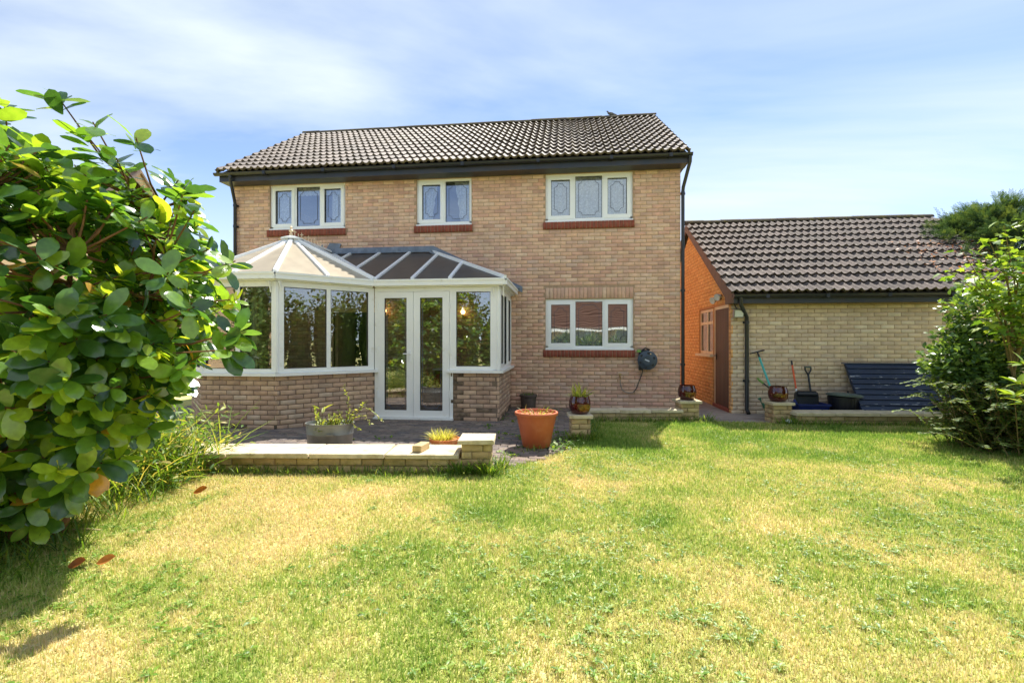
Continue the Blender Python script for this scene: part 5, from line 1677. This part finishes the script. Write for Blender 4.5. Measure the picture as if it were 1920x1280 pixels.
# broad-leaved shrub behind
sh = empty("broadleaf_shrub", tuple(cpos(6.3, 0, 6.4)), "dense dark shrub with small oval leaves in front of the garage at the right edge", "shrub")
m_ = MB()
for k in range(10):
    a = prs.uniform(0, 2 * PI)
    m_.tube([cpos(6.55 + .1 * math.cos(a), 0, 6.4 + .1 * math.sin(a)), cpos(6.55 + .25 * math.cos(a), .7, 6.4 + .25 * math.sin(a)), cpos(6.6 + .35 * math.cos(a), 1.3 + prs.uniform(-.2, .2), 6.4 + .3 * math.sin(a))], [.02, .014, .006], 6)
m_.build("stems", M_BARK, sh)
bl = [wb(6.45, 1.2, 6.35, .62, .55, .55, 2.2), wb(5.98, 1.02, 6.25, .40, .36, .4, 1.1), wb(6.6, 1.7, 6.4, .6, .5, .5, 1.7), wb(6.3, .75, 6.2, .45, .45, .4, 1.2), wb(6.9, .9, 6.2, .5, .6, .5, 1.2)]
its_ = cloud(7500, bl, .078, shell=.4, seed=3)
def in_frame_first(it):
    u, v, Z = pix(it[0])
    return (0 if u < 1925 else 1, Z)
pieces(sh, "leaf", "leaves_behind", leaf_base(.3, 4, .5, .2, .2), M_SHRUB, its_, 300, K=8, smooth=True, prio=in_frame_first)
# low arching shrub in front (feathery sprays)
lo = empty("arching_shrub", tuple(cpos(6.0, 0, 5.75)), "low feathery arching shrub spreading over the lawn's right edge", "shrub")
m_ = MB(); its_ = []
q = random.Random(9)
for k in range(420):
    az = q.uniform(0, 2 * PI); L_ = q.uniform(.3, .78); up_ = q.uniform(.1, .85)
    b0_ = cpos(6.2 + q.gauss(0, .25), .02, 5.8 + q.gauss(0, .18))
    d_ = np.array([math.cos(az), math.sin(az), 0])
    pts = []
    for i in range(6):
        t = i / 5
        pts.append(b0_ + d_ * L_ * t * .95 + np.array([0, 0, up_ * math.sin(min(1, t * 1.1) * PI * .62) + .02]))
    m_.tube(pts, [.006, .005, .004, .003, .003, .002], 4, False)
    for i in range(5):
        for s_ in range(11):
            t = (s_ + q.random()) / 11
            p = pts[i] * (1 - t) + pts[i + 1] * t
            seg = pts[i + 1] - pts[i]; seg = seg / (np.linalg.norm(seg) + 1e-6)
            side = np.cross(seg, [0, 0, 1]); side /= (np.linalg.norm(side) + 1e-6)
            dv = seg * .7 + side * (1 if s_ % 2 else -1) + np.array([0, 0, q.uniform(-.1, .35)])
            its_.append((tuple(p), basis(dv, (q.gauss(0, .3), q.gauss(0, .3), 1)) * q.uniform(.03, .058), q.random() * (.6 + .4 * t)))
m_.build("stems", M_BARKG, lo)
bulk("foliage", leaf_base(.28, 4, .5, .15, .1), M_JUN, its_, lo)
# sapling with pale green lobed leaves
def maple_leaf():
    pts = [(0, 0), (.16, .05), (.45, .02), (.36, .28), (.55, .55), (.27, .52), (.18, .72), (0, 1.0), (-.18, .72), (-.27, .52), (-.55, .55), (-.36, .28), (-.45, .02), (-.16, .05)]
    V = [(0, .3, .0)] + [(x, y, -.12 * y * y + .14 * abs(x)) for x, y in pts]
    n_ = len(pts)
    Q = [(0, 1 + i, 1 + (i + 1) % n_) for i in range(n_)]
    return V, Q
sy = empty("maple_sapling", tuple(cpos(6.35, 0, 5.9)), "young tree with pale green lobed leaves rising above the right-hand shrubs", "tree")
m_ = MB(); its_ = []
q = random.Random(4)
ends = [(6.1, 2.78, 5.75), (5.75, 2.58, 5.6), (5.45, 2.42, 5.6), (5.35, 2.18, 5.65), (5.55, 2.05, 5.6), (6.0, 2.3, 5.6), (6.35, 2.6, 5.7), (6.5, 2.2, 5.6), (6.2, 2.0, 5.55), (5.9, 1.82, 5.6), (6.4, 1.7, 5.5), (6.6, 2.9, 5.9), (5.75, 1.6, 5.6), (6.15, 1.5, 5.5), (6.7, 2.4, 5.7), (5.65, 2.28, 5.65), (6.0, 2.55, 5.75)]
tr_top = np.array([6.3, 1.7, 5.85])
m_.tube([cpos(6.35, 0, 5.9), cpos(6.38, .9, 5.9), cpos(*tr_top)], [.028, .022, .015], 8)
for e in ends:
    e = np.array(e); s0_ = np.array([6.35, q.uniform(.9, 1.7), 5.88])
    md = (e + s0_) / 2 + np.array([.08, .12, 0])
    pth = [cpos(*s0_), cpos(*md), cpos(*e)]
    m_.tube(pth, [.012, .008, .003], 6)
    for i in range(36):
        t = q.uniform(.3, 1.05)
        base_ = pth[1] * (1 - (t - .5) * 2) + pth[2] * ((t - .5) * 2) if t > .5 else pth[0] * (1 - t * 2) + pth[1] * (t * 2)
        az = q.uniform(0, 2 * PI)
        p = base_ + unit(az, R(q.uniform(-20, 40))) * q.uniform(.02, .13)
        its_.append((tuple(p), basis(unit(az, R(q.uniform(-35, 10))), np.array([q.gauss(0, .35), q.gauss(0, .35), 1])) * q.uniform(.06, .125), q.random()))
m_.build("trunk", M_BARKG, sy, 60)
pieces(sy, "leaf", "leaves_behind", maple_leaf(), M_SYC, its_, 300, K=8, prio=in_frame_first)
# near shoots entering from the right
ns_ = empty("laurel_shoot", tuple(cpos(4.6, 0, 4.0)), "laurel shoots with large pale leaves poking in at the right edge", "shrub")
m_ = MB(); its_ = []
for e in ((4.28, 1.0, 3.95), (4.22, .9, 3.95), (4.34, 1.16, 3.95), (4.38, .82, 3.95), (4.45, 1.05, 3.9), (4.5, 1.25, 3.95)):
    e = np.array(e)
    pth = [cpos(4.75, .05, 4.05), cpos(4.7, e[1] * .6, 4.05), cpos(*(e + np.array([.1, -.02, 0]))), cpos(*e)]
    m_.tube(pth, [.014, .011, .007, .004], 6)
    for i in range(8):
        a = i * 2.4; dv = unit(a, R(q.uniform(-5, 45))) + (pth[3] - pth[2]) * 4
        its_.append((tuple(pth[3] - (pth[3] - pth[2]) * q.random() * .9), basis(dv, (q.gauss(0, .3), q.gauss(0, .3), 1)) * q.uniform(.09, .16), q.uniform(.3, 1)))
m_.build("stems", M_BARKG, ns_, 60)
pieces(ns_, "leaf", "leaves_rest", leaf_base(.2, 5, .48, .18, .2), M_SYC, its_, 60, K=10, smooth=True)
# dark conifer over the garage roof
cn = empty("conifer_tree", tuple(cpos(11.2, 0, 10.6)), "dark spreading conifer leaning over the right end of the garage roof", "tree")
m_ = MB(); m_.tube([cpos(11.2, 0, 10.6), cpos(11.1, 2, 10.5), cpos(11.1, 3.2, 10.4), cpos(11.2, 3.9, 10.4)], [.22, .18, .12, .03], 10)
q = random.Random(12); its_ = []
brs = []
for k in range(84):
    z = q.uniform(2.0, 4.25); az = q.uniform(PI * .72, PI * 1.4)
    L_ = q.uniform(1.5, 3.15) * (1.0 if z < 3.2 else max(.25, 1.0 - (z - 3.2) * .55))
    s0_ = cpos(11.1, z, 10.45)
    d_ = np.array([math.cos(az), math.sin(az), 0])
    pts = [s0_ + d_ * L_ * t + np.array([0, 0, .30 * t - .42 * t * t]) for t in np.linspace(0, 1, 7)]
    if pts[-1][2] < 1.9: continue
    m_.tube(pts, [.05, .04, .032, .025, .018, .012, .006], 6, False)
    for i in range(int(430 * L_ / 2)):
        t = q.uniform(.25, 1.03) ** .75; f = min(t, .999) * 6; j = int(f); p = pts[j] + (pts[min(j + 1, 6)] - pts[j]) * (f - j)
        sd_ = np.array([-d_[1], d_[0], 0]) * q.gauss(0, .22 * L_ / 2) + np.array([0, 0, abs(q.gauss(0, .10))])
        p = p + sd_ + np.array([0, 0, -abs(q.gauss(0, .12))])
        dv = d_ * q.uniform(.2, 1) + sd_ * 2 + np.array([0, 0, q.uniform(-.25, .5)])
        its_.append((tuple(p), basis(dv, (q.gauss(0, .4), q.gauss(0, .4), 1)) * q.uniform(.10, .22), q.random()))
m_.build("trunk", M_BARK, cn, 60)
def spray():
    """flat spray of needles"""
    V = []; Q = []
    for i in range(7):
        y = i / 7; s_ = .30 * (1 - y * .6)
        for sg in (-1, 1):
            b_ = len(V)
            V += [(0, y, 0), (sg * s_, y + .22, .05 * (i % 2)), (sg * s_ * .9, y + .27, .03), (0, y + .05, 0)]
            Q.append((b_, b_ + 1, b_ + 2, b_ + 3))
    return V, Q
bulk("crown", spray(), M_CONIF, its_, cn, False)
# dead leaf litter caught on the garage roof under the conifer
its_ = []
for i in range(420):
    x_ = random.uniform(6.6, 8.5); s_ = random.uniform(.2, 2.2)
    pr_ = .15 + .85 * min(1, max(0, (x_ - 6.6) / 1.2))
    if random.random() > pr_: continue
    p = Vector((x_, GEY, GEZ)) + GU * s_ + GN * .075
    its_.append((tuple(p), basis(unit(random.uniform(0, 2 * PI), R(random.uniform(-10, 40))), tuple(GN)) * random.uniform(.03, .08), random.random()))
o = bulk("roof_litter", LEAF_B, M_DEAD, its_); tag(o, "dry leaf litter on the right end of the garage roof", "leaves", kind="stuff")

# ================================================================== neighbours (one peeps over the magnolia, the others are mirrored in the windows)
def plain_house(label, x0, x1, y0, y1, eave, ridge_z, roofm, along='x'):
    t = empty("neighbouring_house", ((x0 + x1) / 2, (y0 + y1) / 2, 0), label, "house")
    m_ = MB(); m_.box(x0, x1, y0, y1, 0, eave)
    ym, xm_ = (y0 + y1) / 2, (x0 + x1) / 2
    if along == 'x':
        for gx in (x0, x1): m_.poly([(gx, y0, eave), (gx, y1, eave), (gx, ym, ridge_z - .15)])
    else:
        for gy in (y0, y1): m_.poly([(x0, gy, eave), (x1, gy, eave), (xm_, gy, ridge_z - .15)])
    m_.build("wall", M_NWALL, t)
    m_ = MB(); o_ = .3
    if along == 'x':
        sl_ = (ridge_z - eave) / (ym - y0)
        for s_, ya in ((1, y0), (-1, y1)):
            m_.poly([(x0 - .1, ya - s_ * o_, eave - sl_ * o_), (x1 + .1, ya - s_ * o_, eave - sl_ * o_), (x1 + .1, ym, ridge_z), (x0 - .1, ym, ridge_z)], .12)
    else:
        sl_ = (ridge_z - eave) / (xm_ - x0)
        for s_, xa in ((1, x0), (-1, x1)):
            m_.poly([(xa - s_ * o_, y0 - .1, eave - sl_ * o_), (xa - s_ * o_, y1 + .1, eave - sl_ * o_), (xm_, y1 + .1, ridge_z), (xm_, y0 - .1, ridge_z)], .12)
    rf = m_.build("roof", roofm, t)
    return t
t_ = plain_house("neighbouring house whose brown roof ridge peeps over the magnolia", -27, -18.2, 15.2, 21.0, 5.4, 8.72, M_NROOFG)
m_ = MB()
for i in range(20): m_.tube([(-27 + i * .44, 18.1, 8.70), (-27 + i * .44 + .42, 18.1, 8.71)], .13, 10)
m_.build("ridge_tiles", M_NROOFG, t_)
t_ = plain_house("neighbouring house with a dark roof edge at the far left above the magnolia", -24.6, -16.9, 10.6, 18.0 - 3.2, 6.6, 9.4, M_NROOFG, 'y')
t_ = plain_house("red-roofed bungalow behind the viewpoint, mirrored in the ground floor window", -3.2, 6.5, -20, -12.5, 2.4, 4.3, M_NROOF)
m_ = MB()
for i in range(13):
    f0, f1 = i / 13, (i + 1) / 13
    ya, yb_ = -12.2 + (-16.25 + 12.2) * f0, -12.2 + (-16.25 + 12.2) * f1
    za_, zb_ = 2.26 + (4.32 - 2.26) * f0, 2.26 + (4.32 - 2.26) * f1
    m_.poly([(-3.3, ya, za_ + .09), (-3.3, yb_, zb_ + .02), (6.6, yb_, zb_ + .02), (6.6, ya, za_ + .09)], .06)
m_.build("tile_course", M_NROOF, t_)["kind"] = "stuff"
m_ = MB(); m_.box(-3.3, 6.6, -12.2, -12.17, 2.08, 2.24); m_.build("fascia", M_WHITE, t_)
for a in (-2.2, .4, 3.4):
    m_ = MB(); m_.box(a, a + 1.4, -12.5, -12.46, .95, 2.1); w_ = m_.build("window", M_WHITE, t_)
    m_ = MB(); m_.box(a + .08, a + 1.32, -12.46, -12.455, 1.03, 2.02); m_.build("pane", M_GLASS, w_)
t_ = plain_house("tall neighbouring house behind the viewpoint, mirrored in the upper left window", -19.5, -12.2, -19, -9.5, 5.2, 8.2, M_NROOFG, 'y')
m_ = MB(); m_.box(-16.7, -15.0, -9.5, -9.46, 3.2, 4.4); w_ = m_.build("window", M_WHITE, t_)
m_ = MB(); m_.box(-16.6, -15.1, -9.46, -9.455, 3.3, 4.3); m_.build("pane", M_GLASS, w_)
def hedge(label, pts, seed, hh):
    t = empty("garden_hedge", (pts[0][0], pts[0][1], 0), label, "hedge")
    bl = []; m_ = MB()
    for i, (x_, y_) in enumerate(pts):
        h_ = hh * (1 + .16 * math.sin(i * 2.3) + .08 * math.sin(i * .9))
        bl.append((np.array([x_, y_, h_ * .5]), (.75, .75, h_ * .55), 1.0))
        m_.lathe([(.0, 0), (.3, 0), (.36, h_ * .35), (.3, h_ * .7), (.0, h_ * .85)], (x_, y_, 0), 8)
    m_.build("core", M_HEDGE, t)
    bulk("foliage", LEAF_B, M_HEDGE, cloud(800 * len(pts), bl, .17, shell=.6, seed=seed), t)
hedge("tall leafy hedge behind the viewpoint, mirrored in the conservatory glass", [(-13 + i * .75, -4.6 + .35 * math.sin(i * 1.7)) for i in range(16)], 8, 3.7)
hedge("lower clipped hedge behind the viewpoint, mirrored in the ground floor window", [(-.6 + i * .75, -5.2 + .3 * math.sin(i * 1.3)) for i in range(13)], 28, 1.55)
hedge("leafy hedge along the right side of the garden, mirrored in the angled conservatory panes", [(9.6 + .3 * math.sin(i * 2.1), -5.0 + i * .75) for i in range(14)], 18, 3.6)

# ================================================================== lawn blades, weeds, litter
def lawn_samples(n, Za, Zb, power):
    Z = Za + (Zb - Za) * rng.random(n) ** power
    lat = (rng.random(n) * 2 - 1) * (Z * 1.22 + .5)
    x = RGT.x * lat + FWD.x * Z; y = RGT.y * lat + FWD.y * Z
    return x, y, Z, lat
def keep_lawn(x, y, lat, Z):
    k = ~inpoly_np(x, y, PATIO)
    k &= ~((y > 8.02 + .02 * x) & (x > 2.2) & (x < 3.45))
    # low wall footprints and everything behind them
    k &= ~((y > 4.33 + .0928 * (x + 4.15)) & (x < -.72) & (x > -4.2) & (y < 9.5))
    k &= ~((y > 7.86 + .114 * (x - .44)) & (x > .42) & (x < 2.3))
    k &= ~((y > 7.91 + .08 * (x - 3.72)) & (x > 3.4))
    k &= ~((abs(x - .217) < .14) & (abs(y - 6.52) < .14))
    k &= y < 9.3
    return k
def dryness(x, y):
    wx = x + .5 * fbm(x + 20, y, 1.5); wy = y + .5 * fbm(x, y + 30, 1.5)
    d = fbm(wx + 3.1, wy + 1.7, .75)
    d2 = fbm(wx - 5.3, wy + 8.4, 2.3)
    d3 = fbm(x + 1.3, y - 6.4, 7.0)
    v = (d * .42 + d2 * .38 + d3 * .2 - .48) * 2.0 + .50
    # the left foreground is drier, the far strip by the walls greener (as grown)
    v = v + .16 * np.clip((-x - .3) / 2.0, -.6, 1.0) - .10 * np.clip((y - 4.5) / 3, 0, 1)
    return np.clip(v, 0, 1)
Vs = []; Ts = []
x, y, Z, lat = lawn_samples(720000, 1.45, 8.5, .95)
k = keep_lawn(x, y, lat, Z); x, y, Z = x[k], y[k], Z[k]; n_ = len(x)
dr = dryness(x, y)
az = rng.random(n_) * 2 * PI
ln_ = (.016 + .028 * rng.random(n_)) * (1.15 - .4 * dr) * (.85 + .08 * Z)
wd = .0013 + .0008 * Z
el = np.clip(PI / 2 - np.abs(rng.normal(0, .85, n_)), .1, PI / 2)
dxy = np.cos(el) * ln_; dz = np.sin(el) * ln_
ax_, ay_ = np.cos(az), np.sin(az)
px_, py_ = -ay_ * wd, ax_ * wd
v0 = np.stack([x - px_, y - py_, np.full(n_, -.004)], 1); v1 = np.stack([x + px_, y + py_, np.full(n_, -.004)], 1)
v2 = np.stack([x + ax_ * dxy, y + ay_ * dxy, dz - .002], 1)
Vs.append(np.stack([v0, v1, v2], 1).reshape(-1, 3))
Ts.append(np.repeat(np.clip(dr + rng.normal(0, .2, n_), 0, 1), 3))
VV = np.concatenate(Vs); TT = np.concatenate(Ts)
o = mesh_np("lawn_grass", VV, np.arange(len(VV)).reshape(-1, 3), M_GRASSB, TT)
tag(o, "patchy dry and green mown grass of the lawn", "grass", kind="stuff")
# flat rosettes of broad-leaved weeds
x, y, Z, lat = lawn_samples(26000, 1.5, 8.0, .85)
k = keep_lawn(x, y, lat, Z); x, y = x[k], y[k]
wn = .6 * fbm(x + 11.2, y - 4.4, .8) + .4 * fbm(x - 1.2, y + 3.4, 2.6)
k = (wn > .47) & (dryness(x, y) < .7) & (rng.random(len(x)) < np.clip((wn - .46) * 4, 0, .6)); x, y = x[k], y[k]
its_ = []
for a, b in zip(x, y):
    m_n = random.randint(4, 7); a0 = random.uniform(0, 6.3); big = random.uniform(.016, .038)
    for i in range(m_n):
        az = a0 + i * 2 * PI / m_n + random.uniform(-.3, .3)
        el = R(random.uniform(8, 38))
        its_.append(((a, b, .003 + random.random() * .012), basis(unit(az, el), (0, 0, 1.0) + np.random.default_rng(i).normal(0, .2, 3)) * big * random.uniform(.7, 1.2), random.random()))
o = bulk("lawn_weeds", leaf_base(.2, 4, .6, .25, .35), M_WEED, its_); tag(o, "flat broad-leaved weeds scattered through the lawn", "weeds", kind="stuff")
# longer grass along the feet of the walls
its_ = []
def strip(p, q, n_, wdt, hmin, hmax):
    for i in range(n_):
        t = random.random(); a = Vector(p).lerp(Vector(q), t)
        L_ = random.uniform(hmin, hmax)
        its_.append(((a.x + random.gauss(0, wdt), a.y + random.gauss(0, wdt), 0), basis(unit(random.uniform(0, 2 * PI), R(90 - abs(random.gauss(0, 24)))), (0, 0, 1.0)) @ np.diag([L_, L_, L_]), random.random() * .8))
strip((-4.1, 4.31), (-1.0, 4.58), 900, .03, .05, .13)
strip((-1.15, 4.60), (-.68, 4.63), 330, .035, .07, .2)
strip((-.70, 4.66), (-.62, 4.95), 120, .03, .06, .2)
strip((.44, 7.82), (1.95, 7.98), 550, .03, .06, .15)
strip((1.95, 8.07), (2.32, 8.1), 130, .03, .07, .16)
strip((.05, 6.36), (.42, 6.36), 220, .05, .07, .2)
strip((.40, 6.4), (.5, 7.8), 380, .05, .05, .16)
strip((-.5, 5.55), (.0, 6.1), 160, .05, .04, .12)
strip((3.45, 7.95), (3.75, 7.9), 150, .03, .07, .2)
strip((3.75, 7.87), (6.3, 8.07), 900, .03, .05, .15)
strip((2.32, 8.05), (2.5, 8.06), 60, .04, .08, .2)
strip((5.3, 5.9), (6.3, 5.4), 420, .06, .08, .2)
o = bulk("wall_foot_grass", BLADE, M_LONG, its_); tag(o, "longer green grass along the feet of the low walls", "grass", kind="stuff")
# low weeds growing through the paving
its_ = []
for i in range(420):
    x_, y_ = random.uniform(-6, 2), random.uniform(4.8, 9.2)
    if not inpoly(x_, y_, PATIO) or inpoly(x_, y_, cons_plan) or fbm(np.array([x_]), np.array([y_]), 1.3)[0] < .5: continue
    for j in range(5):
        its_.append(((x_ + random.gauss(0, .03), y_ + random.gauss(0, .03), .02), basis(unit(random.uniform(0, 2 * PI), R(random.uniform(15, 70))), (0, 0, 1.0)) * random.uniform(.025, .06), random.random() * .7))
for cx_, cy_, n_ in ((.0, 5.95, 60), (-.05, 6.3, 60), (-.12, 5.65, 40)):
    for j in range(n_): its_.append(((cx_ + random.gauss(0, .10), cy_ + random.gauss(0, .10), .02 + random.random() * .08), basis(unit(random.uniform(0, 2 * PI), R(random.uniform(0, 60))), (0, 0, 1.0)) * random.uniform(.03, .07), random.random() * .6))
o = bulk("paving_weeds", LEAF_B, M_LONG, its_); tag(o, "small green weeds growing between the paving blocks", "weeds", kind="stuff")
# fallen leaves and a stick
def fallen(p, ang, size, label, t0=.3):
    its_ = [((p[0], p[1], .03), basis(unit(ang, R(10)), (.1, -.7, .75)) * size, t0)]
    V0, Q0 = leaf_base(.24, 6, .5, .5, -.25)
    VV = (np.asarray(V0) @ its_[0][1].T) + np.asarray(its_[0][0])
    o = mesh_np("fallen_leaf", VV, Q0, M_DEAD, np.full(len(VV), t0), True)
    tag(o, label, "leaf")
fallen((-2.90, 2.42), .15, .13, "curled orange dead leaf in front of the magnolia, darker left one of a pair", .1)
fallen((-2.77, 2.47), .3, .12, "curled orange dead leaf in front of the magnolia, paler right one of a pair", .6)
fallen((-3.22, 3.72), .1, .15, "brown dead leaf lying on the lawn short of the front wall", .35)
m_ = MB(); m_.tube([(-3.46, 2.92, .02), (-3.35, 2.93, .025), (-3.24, 2.93, .02)], .006, 6); tag(m_.build("dry_stick", M_STRAW), "pale dry stick lying on the lawn beside the magnolia", "stick")
